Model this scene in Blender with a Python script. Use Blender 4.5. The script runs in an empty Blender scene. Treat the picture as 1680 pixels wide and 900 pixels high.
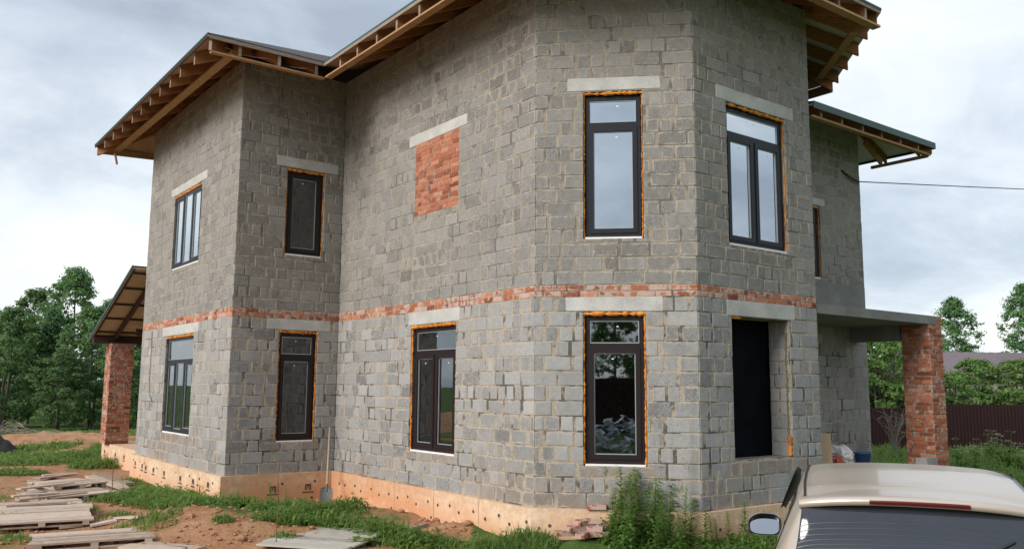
import bpy, math, random
from mathutils import Vector, Matrix, noise

random.seed(7)
R = random.random
def U(a, b): return a + (b - a) * random.random()
scene = bpy.context.scene
COL = scene.collection

# ------------------------------------------------------------------ camera
ZF = 0.50                                   # height of the foundation top above the ground
CAM = Vector((0, 0, ZF + 1.5858))
_r = Vector((0.999973, -0.000957, 0.007327)).normalized()
_f = Vector((0.0, 0.991588, 0.129436)).normalized()
_u = _r.cross(_f).normalized()
cd = bpy.data.cameras.new('camera'); cam = bpy.data.objects.new('camera', cd); COL.objects.link(cam)
cd.lens = 1407.96 / 1680 * 36; cd.sensor_width = 36; cd.sensor_fit = 'HORIZONTAL'
cd.clip_start = 0.05; cd.clip_end = 3000
cam.matrix_world = Matrix(((_r.x, _u.x, -_f.x, CAM.x), (_r.y, _u.y, -_f.y, CAM.y), (_r.z, _u.z, -_f.z, CAM.z), (0, 0, 0, 1)))
scene.camera = cam

# ------------------------------------------------------------------ sky, sun, exposure
SUN_EL, SUN_AZ = math.radians(30), math.radians(229)
world = bpy.data.worlds.new('World'); scene.world = world; world.use_nodes = True
def build_sky():
    nt = world.node_tree; N = nt.nodes; Lk = nt.links; N.clear()
    out = N.new('ShaderNodeOutputWorld')
    sky = N.new('ShaderNodeTexSky'); sky.sky_type = 'NISHITA'; sky.sun_disc = False
    sky.sun_elevation = SUN_EL; sky.sun_rotation = SUN_AZ
    b1 = N.new('ShaderNodeBackground'); b1.inputs[1].default_value = 0.06
    Lk.new(sky.outputs[0], b1.inputs[0])
    tc = N.new('ShaderNodeTexCoord'); sep = N.new('ShaderNodeSeparateXYZ'); Lk.new(tc.outputs['Generated'], sep.inputs[0])
    def mth(op, a, b=None, c=None):
        m = N.new('ShaderNodeMath'); m.operation = op
        for i, v in enumerate((a, b, c)):
            if v is None: continue
            if isinstance(v, (int, float)): m.inputs[i].default_value = v
            else: Lk.new(v, m.inputs[i])
        return m.outputs[0]
    zz = mth('ADD', mth('MAXIMUM', sep.outputs[2], 0.0), 0.30)
    cx = mth('DIVIDE', sep.outputs[0], zz); cy = mth('DIVIDE', sep.outputs[1], zz)
    cmb = N.new('ShaderNodeCombineXYZ'); Lk.new(cx, cmb.inputs[0]); Lk.new(cy, cmb.inputs[1])
    def nz(scale, detail, rough, off, dist=0.0):
        mp = N.new('ShaderNodeMapping'); Lk.new(cmb.outputs[0], mp.inputs[0]); mp.inputs['Location'].default_value = off
        n = N.new('ShaderNodeTexNoise'); Lk.new(mp.outputs[0], n.inputs['Vector'])
        n.inputs['Scale'].default_value = scale; n.inputs['Detail'].default_value = detail
        n.inputs['Roughness'].default_value = rough; n.inputs['Distortion'].default_value = dist
        return n.outputs[0]
    n1 = nz(0.80, 6, 0.52, (3.1, 1.7, 0), 0.4); n2 = nz(2.5, 9, 0.6, (9.0, 4.0, 2), 0.5)
    v = mth('ADD', mth('MULTIPLY', n1, 0.76), mth('MULTIPLY', n2, 0.24))
    low = mth('MULTIPLY', mth('SUBTRACT', 0.34, mth('MINIMUM', mth('MAXIMUM', sep.outputs[2], 0.0), 0.34)), 0.06)
    v = mth('ADD', v, low)
    ramp = N.new('ShaderNodeValToRGB'); Lk.new(v, ramp.inputs[0])
    e = ramp.color_ramp.elements
    e[0].position = 0.40; e[0].color = (0.320, 0.370, 0.440, 1)
    e[1].position = 0.64; e[1].color = (0.80, 0.81, 0.815, 1)
    m = e.new(0.475); m.color = (0.455, 0.515, 0.59, 1)
    m = e.new(0.545); m.color = (0.64, 0.69, 0.735, 1)
    b2 = N.new('ShaderNodeBackground'); b2.inputs[1].default_value = 0.585
    Lk.new(ramp.outputs[0], b2.inputs[0])
    mx = N.new('ShaderNodeMixShader'); mx.inputs[0].default_value = 0.90
    Lk.new(b1.outputs[0], mx.inputs[1]); Lk.new(b2.outputs[0], mx.inputs[2])
    Lk.new(mx.outputs[0], out.inputs[0])
build_sky()
sd = bpy.data.lights.new('sun', 'SUN'); sd.energy = 1.5; sd.angle = math.radians(28); sd.color = (1.0, 0.96, 0.90)
sun = bpy.data.objects.new('sun', sd); COL.objects.link(sun)
to_sun = Vector((math.sin(SUN_AZ) * math.cos(SUN_EL), math.cos(SUN_AZ) * math.cos(SUN_EL), math.sin(SUN_EL)))
sun.rotation_euler = to_sun.to_track_quat('Z', 'Y').to_euler()
vs = scene.view_settings
vs.view_transform = 'Standard'; vs.look = 'None'; vs.exposure = 1.28; vs.gamma = 1.0; vs.use_curve_mapping = False

# ------------------------------------------------------------------ helpers
class MB:
    def __init__(s): s.v = []; s.f = []; s.c = []; s.m = []; s.sm = []
    def quad(s, pts, col=(1, 1, 1, 1), mi=0, smooth=False):
        b = len(s.v)
        for i, p in enumerate(pts):
            s.v.append(tuple(p)); s.c.append(col[i] if isinstance(col[0], (tuple, list)) else col)
        s.f.append(tuple(range(b, b + len(pts)))); s.m.append(mi); s.sm.append(smooth)
    def grid(s, rows, col=(1, 1, 1, 1), mi=0, smooth=True, closed=False):
        b = len(s.v); n = len(rows[0])
        for r in rows:
            for p in r: s.v.append(tuple(p)); s.c.append(col)
        for i in range(len(rows) - 1):
            for j in range(n if closed else n - 1):
                k = (j + 1) % n
                s.f.append((b + i * n + j, b + i * n + k, b + (i + 1) * n + k, b + (i + 1) * n + j)); s.m.append(mi); s.sm.append(smooth)
    def box(s, x0, x1, y0, y1, z0, z1, col=(1, 1, 1, 1), mi=0, M=None, jit=0.0):
        P = [Vector((x, y, z)) for z in (z0, z1) for y in (y0, y1) for x in (x0, x1)]
        if jit: P = [p + Vector((U(-jit, jit), U(-jit, jit), U(-jit, jit))) for p in P]
        if M is not None: P = [M @ p for p in P]
        b = len(s.v); s.v += [tuple(p) for p in P]; s.c += [col] * 8
        for q in ((0, 2, 3, 1), (4, 5, 7, 6), (0, 1, 5, 4), (2, 6, 7, 3), (0, 4, 6, 2), (1, 3, 7, 5)):
            s.f.append(tuple(b + i for i in q)); s.m.append(mi); s.sm.append(False)
    def beam(s, a, b, w, h, col=(1, 1, 1, 1), mi=0, up=Vector((0, 0, 1)), top=True):
        """rectangular bar from a to b; w sideways, h along up (hanging below a-b when top)"""
        a = Vector(a); b = Vector(b); d = (b - a).normalized(); side = d.cross(up).normalized(); u2 = side.cross(d).normalized()
        o0, o1 = (-h, 0) if top else (-h / 2, h / 2)
        P = []
        for p in (a, b):
            for o in (o0, o1):
                for q in (-w / 2, w / 2): P.append(p + side * q + u2 * o)
        k = len(s.v); s.v += [tuple(p) for p in P]; s.c += [col] * 8
        for q in ((0, 2, 3, 1), (4, 5, 7, 6), (0, 1, 5, 4), (2, 6, 7, 3), (0, 4, 6, 2), (1, 3, 7, 5)):
            s.f.append(tuple(k + i for i in q)); s.m.append(mi); s.sm.append(False)
    def tube(s, pts, rad, n=6, col=(1, 1, 1, 1), mi=0, smooth=True, cap=True):
        pts = [Vector(p) for p in pts]; rows = []
        for i, p in enumerate(pts):
            d = (pts[min(i + 1, len(pts) - 1)] - pts[max(i - 1, 0)]).normalized()
            a = d.orthogonal().normalized() if i == 0 else (a - d * a.dot(d)).normalized()
            b = d.cross(a); r = rad[i] if isinstance(rad, (list, tuple)) else rad
            rows.append([p + (a * math.cos(t) + b * math.sin(t)) * r for t in [2 * math.pi * k / n for k in range(n)]])
        s.grid(rows, col, mi, smooth, True)
        if cap:
            s.quad(rows[0][::-1], col, mi); s.quad(rows[-1], col, mi)
    def prism(s, poly, z0, z1, col=(1, 1, 1, 1), mi=0):
        n = len(poly)
        s.quad([(x, y, z1) for x, y in poly], col, mi); s.quad([(x, y, z0) for x, y in poly][::-1], col, mi)
        for i in range(n):
            a, b = poly[i], poly[(i + 1) % n]
            s.quad([(a[0], a[1], z0), (b[0], b[1], z0), (b[0], b[1], z1), (a[0], a[1], z1)], col, mi)
    def mesh(s, name, mats):
        me = bpy.data.meshes.new(name); me.from_pydata(s.v, [], s.f)
        for m in (mats if isinstance(mats, (list, tuple)) else [mats]): me.materials.append(m)
        me.polygons.foreach_set('material_index', s.m); me.polygons.foreach_set('use_smooth', s.sm)
        ca = me.color_attributes.new('Col', 'FLOAT_COLOR', 'POINT')
        ca.data.foreach_set('color', [x for c in s.c for x in c]); me.update()
        return me
    def build(s, name, mats, parent=None, label=None, cat=None, group=None, kind=None, loc=None, rz=0):
        return put(name, s.mesh(name, mats), parent, label, cat, group, kind, loc, rz)
def put(name, me, parent=None, label=None, cat=None, group=None, kind=None, loc=None, rz=0):
    o = bpy.data.objects.new(name, me); COL.objects.link(o)
    if parent: o.parent = parent
    if loc is not None: o.location = loc
    if rz: o.rotation_euler[2] = rz
    return tag(o, label, cat, group, kind)
def tag(o, label=None, cat=None, group=None, kind=None):
    if label: o['label'] = label
    if cat: o['category'] = cat
    if group: o['group'] = group
    if kind: o['kind'] = kind
    return o
def empty(name, loc, label, cat, group=None, rz=0):
    return put(name, None, None, label, cat, group, None, loc, rz)
def ray(px, py):
    """direction through a pixel of the 1680 x 900 photograph"""
    return (_f * 1407.96 + _r * (px - 840) - _u * (py - 450)) / 1407.96
def at(px, py, z=0.0):
    """the point at height z that is seen there"""
    d = ray(px, py); return CAM + d * ((z - CAM.z) / d.z)
def deep(px, py, y):
    d = ray(px, py); return CAM + d * (y / d.y)

# ------------------------------------------------------------------ materials
def mat(name, fn):
    m = bpy.data.materials.new(name); m.use_nodes = True; nt = m.node_tree; nt.nodes.clear()
    out = nt.nodes.new('ShaderNodeOutputMaterial'); g = NG(nt); sh = fn(g); nt.links.new(sh, out.inputs[0]); return m
class NG:
    def __init__(s, nt): s.nt = nt
    def n(s, t, ins=None, **kw):
        nd = s.nt.nodes.new('ShaderNode' + t)
        for k, v in kw.items(): setattr(nd, k, v)
        for k, v in (ins or {}).items():
            sock = nd.inputs[k]
            if hasattr(v, 'is_linked') or isinstance(v, bpy.types.NodeSocket): s.nt.links.new(v, sock)
            else: sock.default_value = (v + (1,)) if isinstance(v, tuple) and len(v) == 3 and sock.type == 'RGBA' else v
        return nd
    def math(s, op, a, b=0.0, clamp=False):
        return s.n('Math', {0: a, 1: b}, operation=op, use_clamp=clamp).outputs[0]
    def noise(s, scale, detail=4, rough=0.55, vec=None, dist=0.0):
        v = vec or s.n('TexCoord').outputs['Object']
        return s.n('TexNoise', {'Vector': v, 'Scale': scale, 'Detail': detail, 'Roughness': rough, 'Distortion': dist}).outputs[0]
    def ramp(s, f, stops):
        r = s.n('ValToRGB', {0: f}); e = r.color_ramp.elements
        while len(e) > 1: e.remove(e[-1])
        for i, (p, c) in enumerate(stops):
            k = e[0] if i == 0 else e.new(p)
            k.position = p; k.color = tuple(c) + (1,) if len(c) == 3 else c
        return r.outputs[0]
    def mix(s, f, a, b, mode='MIX'):
        nd = s.n('Mix', data_type='RGBA', blend_type=mode)
        for i, v in ((0, f), (6, a), (7, b)):
            if isinstance(v, bpy.types.NodeSocket): s.nt.links.new(v, nd.inputs[i])
            else: nd.inputs[i].default_value = (v + (1,)) if isinstance(v, tuple) and len(v) == 3 else v
        return nd.outputs[2]
    def range(s, v, a, b, c=0.0, d=1.0):
        return s.n('MapRange', {0: v, 1: a, 2: b, 3: c, 4: d}, interpolation_type='SMOOTHSTEP').outputs[0]
    def attr(s):
        a = s.n('Attribute', attribute_name='Col'); sp = s.n('SeparateColor', {0: a.outputs['Color']})
        return sp.outputs[0], sp.outputs[1], sp.outputs[2], a.outputs['Alpha'], a.outputs['Color']
    def bump(s, h, strength=0.4, dist=0.01):
        return s.n('Bump', {'Height': h, 'Strength': strength, 'Distance': dist}).outputs[0]
    def bsdf(s, col, rough=0.8, normal=None, **kw):
        i = {'Base Color': col, 'Roughness': rough}
        if normal is not None: i['Normal'] = normal
        for k, v in kw.items(): i[k.replace('_', ' ')] = v
        return s.n('BsdfPrincipled', i).outputs[0]
    def z(s): return s.n('SeparateXYZ', {0: s.n('TexCoord').outputs['Object']}).outputs[2]

def m_block(g):
    tone, warm, mask, al, _ = g.attr()
    fine = g.noise(85, 3, 0.7); mid = g.noise(14, 5, 0.6); big = g.noise(0.75, 4, 0.55); sm = g.noise(7.5, 6, 0.68)
    t = g.math('ADD', tone, g.math('MULTIPLY', g.math('SUBTRACT', mid, 0.5), 0.38))
    t = g.math('ADD', t, g.math('MULTIPLY', g.math('SUBTRACT', fine, 0.5), g.math('ADD', 0.35, g.math('MULTIPLY', al, 1.6))), True)
    col = g.ramp(t, [(0.0, (0.10, 0.103, 0.107)), (0.45, (0.298, 0.294, 0.292)), (1.0, (0.49, 0.482, 0.472))])
    upper = g.range(g.z(), 2.7, 3.1)
    wf = g.math('ADD', g.math('MULTIPLY', upper, 0.62), g.math('MULTIPLY', g.math('MINIMUM', warm, 1.0), 0.45), True)
    col = g.mix(wf, col, g.ramp(t, [(0.0, (0.10, 0.093, 0.082)), (0.45, (0.250, 0.236, 0.214)), (1.0, (0.42, 0.40, 0.365))]))
    # rusty clay splashed up from the ground and run-off stains
    low = g.math('MULTIPLY', g.range(g.z(), 0.75, 0.0), g.range(big, 0.42, 0.62))
    col = g.mix(g.math('MULTIPLY', low, 0.45), col, (0.27, 0.165, 0.095))
    col = g.mix(g.math('MULTIPLY', g.range(big, 0.52, 0.7), 0.38), col, (0.13, 0.122, 0.105))
    vs_ = g.n('Mapping', {0: g.n('TexCoord').outputs['Object'], 'Scale': (3.2, 3.2, 0.35)}).outputs[0]; streak = g.noise(1.6, 6, 0.6, vs_)
    col = g.mix(g.math('MULTIPLY', g.range(streak, 0.55, 0.75), 0.35), col, (0.105, 0.10, 0.09))
    col = g.mix(g.math('MULTIPLY', g.math('MULTIPLY', g.range(warm, 1.3, 1.8), g.math('SUBTRACT', 1.0, g.math('MULTIPLY', upper, 0.75))), g.math('MULTIPLY', g.range(sm, 0.38, 0.62), 0.55)), col, (0.30, 0.185, 0.115))
    edge = g.math('SUBTRACT', 1.0, mask)
    s = g.range(g.math('ADD', g.math('ADD', sm, g.math('MULTIPLY', edge, 0.22)), g.math('MULTIPLY', g.math('SUBTRACT', big, 0.5), 0.34)), 0.635, 0.75)
    mcol = g.mix(fine, (0.32, 0.275, 0.225), (0.47, 0.42, 0.36))
    col = g.mix(g.math('MULTIPLY', s, 0.85), col, mcol)
    h = g.math('ADD', g.math('MULTIPLY', fine, 0.6), mid)
    return g.bsdf(col, 0.95, g.bump(h, 0.75, 0.012), Specular_IOR_Level=0.15)
def m_mortar(g):
    n = g.noise(30, 5, 0.7); b = g.noise(2.2, 4); k = g.noise(9, 4)
    col = g.ramp(n, [(0.25, (0.28, 0.235, 0.18)), (0.6, (0.42, 0.36, 0.285)), (0.85, (0.52, 0.465, 0.39))])
    col = g.mix(g.range(g.math('ADD', b, g.math('MULTIPLY', k, 0.6)), 0.78, 0.95), col, (0.115, 0.105, 0.09))
    col = g.mix(g.math('MULTIPLY', g.range(g.z(), 2.7, 3.1), 0.45), col, (0.235, 0.215, 0.185))
    return g.bsdf(col, 0.97, g.bump(n, 0.8, 0.02), Specular_IOR_Level=0.1)
def m_brick(g):
    tone, warm, mask, al, _ = g.attr()
    fine = g.noise(60, 4, 0.7); mid = g.noise(9, 4)
    t = g.math('ADD', tone, g.math('MULTIPLY', g.math('SUBTRACT', mid, 0.5), 0.4), True)
    col = g.ramp(t, [(0.0, (0.17, 0.050, 0.028)), (0.5, (0.385, 0.132, 0.070)), (1.0, (0.52, 0.235, 0.145))])
    edge = g.math('SUBTRACT', 1.0, mask)
    s = g.range(g.math('ADD', g.math('ADD', g.noise(11, 5, 0.65), g.math('MULTIPLY', edge, 0.10)), g.math('MULTIPLY', warm, 0.20)), 0.66, 0.78)
    col = g.mix(g.math('MULTIPLY', s, 0.75), col, g.mix(fine, (0.42, 0.30, 0.25), (0.60, 0.50, 0.44)))
    return g.bsdf(col, 0.93, g.bump(fine, 0.5, 0.006), Specular_IOR_Level=0.2)
def m_concrete(g):
    n = g.noise(40, 5, 0.7); b = g.noise(3.5, 5)
    col = g.ramp(g.math('ADD', g.math('MULTIPLY', n, 0.5), g.math('MULTIPLY', b, 0.5)), [(0.3, (0.30, 0.295, 0.275)), (0.55, (0.48, 0.47, 0.44)), (0.75, (0.60, 0.59, 0.56))])
    return g.bsdf(col, 0.93, g.bump(n, 0.5, 0.006))
def m_darkconcrete(g):
    n = g.noise(30, 5, 0.7); b = g.noise(2.0, 5)
    col = g.ramp(g.math('ADD', g.math('MULTIPLY', n, 0.4), g.math('MULTIPLY', b, 0.6)), [(0.3, (0.12, 0.118, 0.11)), (0.55, (0.21, 0.207, 0.19)), (0.75, (0.31, 0.30, 0.275))])
    return g.bsdf(col, 0.93, g.bump(n, 0.5, 0.006))
def m_foam(g):
    n = g.noise(55, 3); b = g.noise(8, 3)
    col = g.ramp(b, [(0.3, (0.22, 0.065, 0.008)), (0.5, (0.60, 0.20, 0.018)), (0.7, (0.72, 0.32, 0.05))])
    return g.bsdf(col, 0.8, g.bump(n, 0.5, 0.01))
def m_foundation(g):
    n = g.noise(1.1, 5, 0.6); f = g.noise(26, 4); z = g.z()
    yv = g.n('SeparateXYZ', {0: g.n('TexCoord').outputs['Object']}).outputs[0]
    col = g.mix(f, (0.66, 0.47, 0.31), (0.74, 0.55, 0.38))
    clay = g.math('ADD', g.math('MULTIPLY', g.range(z, 0.05, -0.55), 0.75), g.math('MULTIPLY', g.math('SUBTRACT', n, 0.5), 1.5))
    side = g.math('MULTIPLY', g.range(yv, 5.9, 6.15), g.range(yv, 11.5, 8.5))
    clay = g.math('ADD', clay, g.math('MULTIPLY', side, 0.60), True)
    col = g.mix(g.math('MULTIPLY', clay, 0.85), col, (0.58, 0.26, 0.12))
    spl = g.math('ADD', g.noise(9, 6, 0.7), g.math('MULTIPLY', z, 0.42)); col = g.mix(g.math('MULTIPLY', g.range(spl, 0.36, 0.54), 0.30), col, (0.34, 0.165, 0.085))
    col = g.mix(g.math('MULTIPLY', g.range(g.noise(3.5, 6, 0.65), 0.54, 0.7), 0.35), col, (0.80, 0.66, 0.52))
    return g.bsdf(col, 0.75, g.bump(f, 0.15, 0.004))
def wood(c0, c1, c2, rough=0.8):
    def fn(g):
        tone = g.attr()[0]
        tc = g.n('TexCoord').outputs['Object']
        v = g.n('Mapping', {0: tc, 'Scale': (1, 1, 6)}).outputs[0]
        n = g.noise(6, 6, 0.7, v, 0.6); k = g.noise(40, 3)
        t = g.math('ADD', g.math('MULTIPLY', n, 0.7), g.math('MULTIPLY', tone, 0.35), True)
        col = g.ramp(t, [(0.25, c0), (0.55, c1), (0.85, c2)])
        return g.bsdf(col, rough, g.bump(k, 0.25, 0.004), Specular_IOR_Level=0.25)
    return fn
def plain(c, rough=0.5, metal=0.0, var=0.0, scale=8.0, bump=0.0, **kw):
    def fn(g):
        col = c
        n = g.noise(scale, 5, 0.6)
        if var: col = g.mix(n, tuple(x * (1 - var) for x in c), tuple(min(1, x * (1 + var)) for x in c))
        return g.bsdf(col, rough, g.bump(n, bump, 0.01) if bump else None, Metallic=metal, **kw)
    return fn
def m_shingle(g):
    tc = g.n('TexCoord').outputs['Object']
    b = g.n('TexBrick', {'Vector': g.n('Mapping', {0: tc, 'Rotation': (0, 0, math.pi / 2)}).outputs[0], 'Color1': (0.045, 0.040, 0.042, 1), 'Color2': (0.075, 0.066, 0.068, 1), 'Mortar': (0.018, 0.017, 0.018, 1), 'Scale': 1.0, 'Mortar Size': 0.012, 'Brick Width': 0.33, 'Row Height': 0.14})
    n = g.noise(60, 3)
    return g.bsdf(g.mix(0.35, b.outputs[0], g.ramp(n, [(0.3, (0.02, 0.018, 0.02)), (0.7, (0.12, 0.11, 0.115))])), 0.9, g.bump(b.outputs[1], 0.4, 0.01))
def glass(refl, tint=0.62):
    def fn(g):
        fr = g.n('Fresnel', {'IOR': 1.6}).outputs[0]
        f = g.math('ADD', g.math('MULTIPLY', fr, 1.0 - refl), refl, True)
        tr = g.n('BsdfTransparent', {0: (tint * 0.95, tint * 1.05, tint * 1.05, 1)}).outputs[0]
        n = g.noise(1.6, 2); bm = g.bump(n, 0.03, 0.02)
        gl = g.n('BsdfGlossy', {'Color': (0.88, 0.93, 0.95, 1), 'Roughness': 0.015, 'Normal': bm}).outputs[0]
        return g.n('MixShader', {0: f, 1: tr, 2: gl}).outputs[0]
    return fn
def m_leaf(dark, light, trans=0.35):
    def fn(g):
        tone = g.attr()[0]; rnd = g.n('ObjectInfo').outputs['Random']
        col = g.ramp(tone, [(0.0, dark), (1.0, light)])
        col = g.n('HueSaturation', {'Hue': g.n('MapRange', {0: rnd, 3: 0.485, 4: 0.512}).outputs[0], 'Saturation': 1.0, 'Value': g.n('MapRange', {0: rnd, 3: 0.82, 4: 1.15}).outputs[0], 'Color': col}).outputs[0]
        d = g.bsdf(col, 0.6, Specular_IOR_Level=0.25)
        t = g.n('BsdfTranslucent', {0: g.mix(0.4, col, (0.20, 0.32, 0.06))}).outputs[0]
        return g.n('MixShader', {0: trans, 1: d, 2: t}).outputs[0]
    return fn
def m_ground(g):
    gr = g.attr()[0]
    big = g.noise(0.35, 5); mid = g.noise(2.4, 6, 0.65); f = g.noise(22, 5, 0.7); st = g.n('TexVoronoi', {'Scale': 9.0, 'Randomness': 1.0, 'Vector': g.n('TexCoord').outputs['Object']}).outputs[0]
    t = g.math('ADD', g.math('MULTIPLY', mid, 0.6), g.math('MULTIPLY', f, 0.4))
    soil = g.ramp(t, [(0.3, (0.20, 0.092, 0.048)), (0.5, (0.37, 0.195, 0.105)), (0.7, (0.50, 0.315, 0.195))])
    soil = g.mix(g.range(big, 0.5, 0.68), soil, (0.36, 0.235, 0.15))
    grass = g.ramp(t, [(0.3, (0.040, 0.070, 0.018)), (0.7, (0.11, 0.165, 0.045))])
    k = g.range(g.math('ADD', gr, g.math('MULTIPLY', g.math('SUBTRACT', mid, 0.5), 0.9)), 0.42, 0.62)
    h = g.math('ADD', g.math('ADD', mid, g.math('MULTIPLY', f, 0.5)), g.math('MULTIPLY', st, -0.25))
    return g.bsdf(g.mix(k, soil, grass), 0.97, g.bump(h, 0.9, 0.06), Specular_IOR_Level=0.1)
def m_fence(g):
    n = g.noise(3, 3)
    return g.bsdf(g.mix(n, (0.022, 0.0085, 0.009), (0.034, 0.013, 0.013)), 0.6, Specular_IOR_Level=0.2)
def m_paint(g):
    n = g.noise(400, 1); d = g.noise(5, 6, 0.7)
    col = g.mix(n, (0.45, 0.385, 0.32), (0.55, 0.475, 0.40))
    rg = g.n('MapRange', {0: d, 1: 0.3, 2: 0.8, 3: 0.30, 4: 0.36}).outputs[0]
    return g.bsdf(col, rg, Metallic=0.35, Coat_Weight=0.4, Coat_Roughness=0.06)
def m_carglass(g):
    d = g.noise(7, 6, 0.65)
    return g.bsdf(g.mix(d, (0.022, 0.025, 0.034), (0.036, 0.041, 0.055)), g.n('MapRange', {0: d, 3: 0.02, 4: 0.09}).outputs[0], Specular_IOR_Level=0.75)

MT = {}
for k, fn in dict(block=m_block, mortar=m_mortar, brick=m_brick, concrete=m_concrete, darkconcrete=m_darkconcrete, foam=m_foam, foundation=m_foundation,
    rafter=wood((0.11, 0.045, 0.018), (0.30, 0.130, 0.052), (0.46, 0.26, 0.13)), board=wood((0.22, 0.115, 0.05), (0.38, 0.22, 0.105), (0.50, 0.335, 0.195)),
    oldboard=wood((0.14, 0.10, 0.075), (0.29, 0.225, 0.18), (0.44, 0.37, 0.31)), sheath=wood((0.20, 0.10, 0.05), (0.36, 0.20, 0.105), (0.48, 0.33, 0.21)),
    pallet=wood((0.22, 0.155, 0.115), (0.46, 0.36, 0.285), (0.60, 0.50, 0.42)), darkwood=wood((0.025, 0.014, 0.010), (0.05, 0.028, 0.02), (0.085, 0.05, 0.036)),
    greyboard=wood((0.24, 0.22, 0.185), (0.40, 0.37, 0.32), (0.52, 0.49, 0.44)), handle=wood((0.20, 0.145, 0.10), (0.32, 0.25, 0.18), (0.42, 0.34, 0.25)),
    beige=plain((0.44, 0.35, 0.23), 0.8, var=0.15, scale=5), membrane=plain((0.62, 0.62, 0.62), 0.55, var=0.2, scale=2, bump=0.5),
    shingle=m_shingle, green=plain((0.007, 0.060, 0.048), 0.45, var=0.2), frameup=plain((0.014, 0.015, 0.021), 0.5, var=0.12, Specular_IOR_Level=0.3), framelow=plain((0.016, 0.0085, 0.0095), 0.5, var=0.15, Specular_IOR_Level=0.3),
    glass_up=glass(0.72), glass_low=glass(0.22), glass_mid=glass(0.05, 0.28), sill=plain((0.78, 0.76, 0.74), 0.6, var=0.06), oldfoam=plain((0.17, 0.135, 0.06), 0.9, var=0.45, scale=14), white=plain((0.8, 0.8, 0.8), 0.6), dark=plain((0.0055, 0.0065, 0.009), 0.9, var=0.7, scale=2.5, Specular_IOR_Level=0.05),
    spacer=plain((0.42, 0.46, 0.47), 0.4, 0.5), print=plain((0.085, 0.055, 0.045), 0.8, var=0.2), plaster=m_darkconcrete, steel=plain((0.11, 0.105, 0.10), 0.7, 0.3, var=0.3, scale=12), rust=plain((0.16, 0.075, 0.04), 0.85, var=0.4, scale=20),
    bark=plain((0.11, 0.095, 0.080), 0.95, var=0.4, scale=9, bump=0.6), birch=plain((0.46, 0.44, 0.41), 0.9, var=0.4, scale=6),
    leaf_forest=m_leaf((0.064, 0.142, 0.062), (0.225, 0.370, 0.150), 0.48), leaf_deep=m_leaf((0.052, 0.118, 0.062), (0.170, 0.300, 0.138), 0.48), leaf_bush=m_leaf((0.085, 0.180, 0.050), (0.270, 0.420, 0.130), 0.55), leaf_weed=m_leaf((0.074, 0.160, 0.034), (0.260, 0.415, 0.105), 0.55),
    grass=m_leaf((0.080, 0.140, 0.034), (0.265, 0.355, 0.110), 0.5), dry=plain((0.36, 0.30, 0.20), 0.9, var=0.3), petal=plain((0.66, 0.66, 0.58), 0.8), ground=m_ground, fence=m_fence,
    roofmetal=plain((0.135, 0.098, 0.108), 0.5, var=0.1), render=plain((0.55, 0.50, 0.42), 0.9, var=0.1), paint=m_paint, carglass=m_carglass, rubber=plain((0.012, 0.012, 0.012), 0.75), trim=plain((0.015, 0.015, 0.016), 0.5),
    wire=plain((0.038, 0.042, 0.053), 0.3), red=plain((0.085, 0.004, 0.008), 0.3), redlamp=plain((0.30, 0.012, 0.012), 0.15), clear=plain((0.55, 0.56, 0.58), 0.1, 0.3), alloy=plain((0.45, 0.45, 0.46), 0.3, 0.9), mirror=plain((0.50, 0.52, 0.55), 0.03, 1.0),
    card=plain((0.42, 0.29, 0.18), 0.85, var=0.12, scale=4), blue=plain((0.025, 0.085, 0.23), 0.4, var=0.1), bag=plain((0.62, 0.58, 0.56), 0.5, var=0.25, scale=14, bump=0.8), redcloth=plain((0.42, 0.055, 0.03), 0.7, var=0.3), grey=plain((0.23, 0.23, 0.24), 0.6, var=0.2),
    film=plain((0.50, 0.56, 0.60), 0.3, var=0.4, scale=6, bump=0.9), soilclod=plain((0.33, 0.17, 0.09), 0.97, var=0.4, scale=9, bump=0.9), blacksoil=plain((0.030, 0.026, 0.026), 0.95, var=0.5, scale=6, bump=0.8), stub=plain((0.26, 0.22, 0.18), 0.95, var=0.4)).items():
    MT[k] = mat(k, fn)

# ------------------------------------------------------------------ ground
AW = Vector((-8.626, 20.084, ZF)); ROT = -0.9228
HM = Matrix.Translation(AW) @ Matrix.Rotation(ROT, 4, 'Z'); HI = HM.inverted()
def hw(x, y, z=0.0): return HM @ Vector((x, y, z))       # house coordinates (metres along its walls) to world
def smooth(a, b, x):
    t = max(0.0, min(1.0, (x - a) / (b - a))); return t * t * (3 - 2 * t)
MOUNDS = [(at(330, 862), 0.30, 1.15, 0.55), (at(270, 880), 0.16, 0.9, 0.5), (at(420, 880), 0.16, 0.9, 0.5), (at(600, 850), 0.14, 0.9, 0.6), (at(720, 872), 0.10, 0.9, 0.5), (Vector((at(962, 897).x * .955, at(962, 897).y * .955, 0)), 0.15, .8, .5), (at(160, 735), 0.25, 3.5, 2.0), (at(60, 730), 0.3, 4.0, 2.0)]
def gz(x, y):
    z = 0.05 * noise.noise((x * 0.45, y * 0.45, 0)) + 0.045 * noise.noise((x * 1.7, y * 1.7, 4)) + 0.022 * noise.noise((x * 4.6, y * 4.6, 9))
    for p, h, a, b in MOUNDS:
        d = ((x - p.x) / a) ** 2 + ((y - p.y) / b) ** 2
        if d < 6: z += h * math.exp(-d) * (1 + 0.35 * noise.noise((x * 3, y * 3, 2)))
    r = math.hypot(x, y)
    return z * (1 - smooth(30, 60, r)) * smooth(0.5, 3, r)
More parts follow.
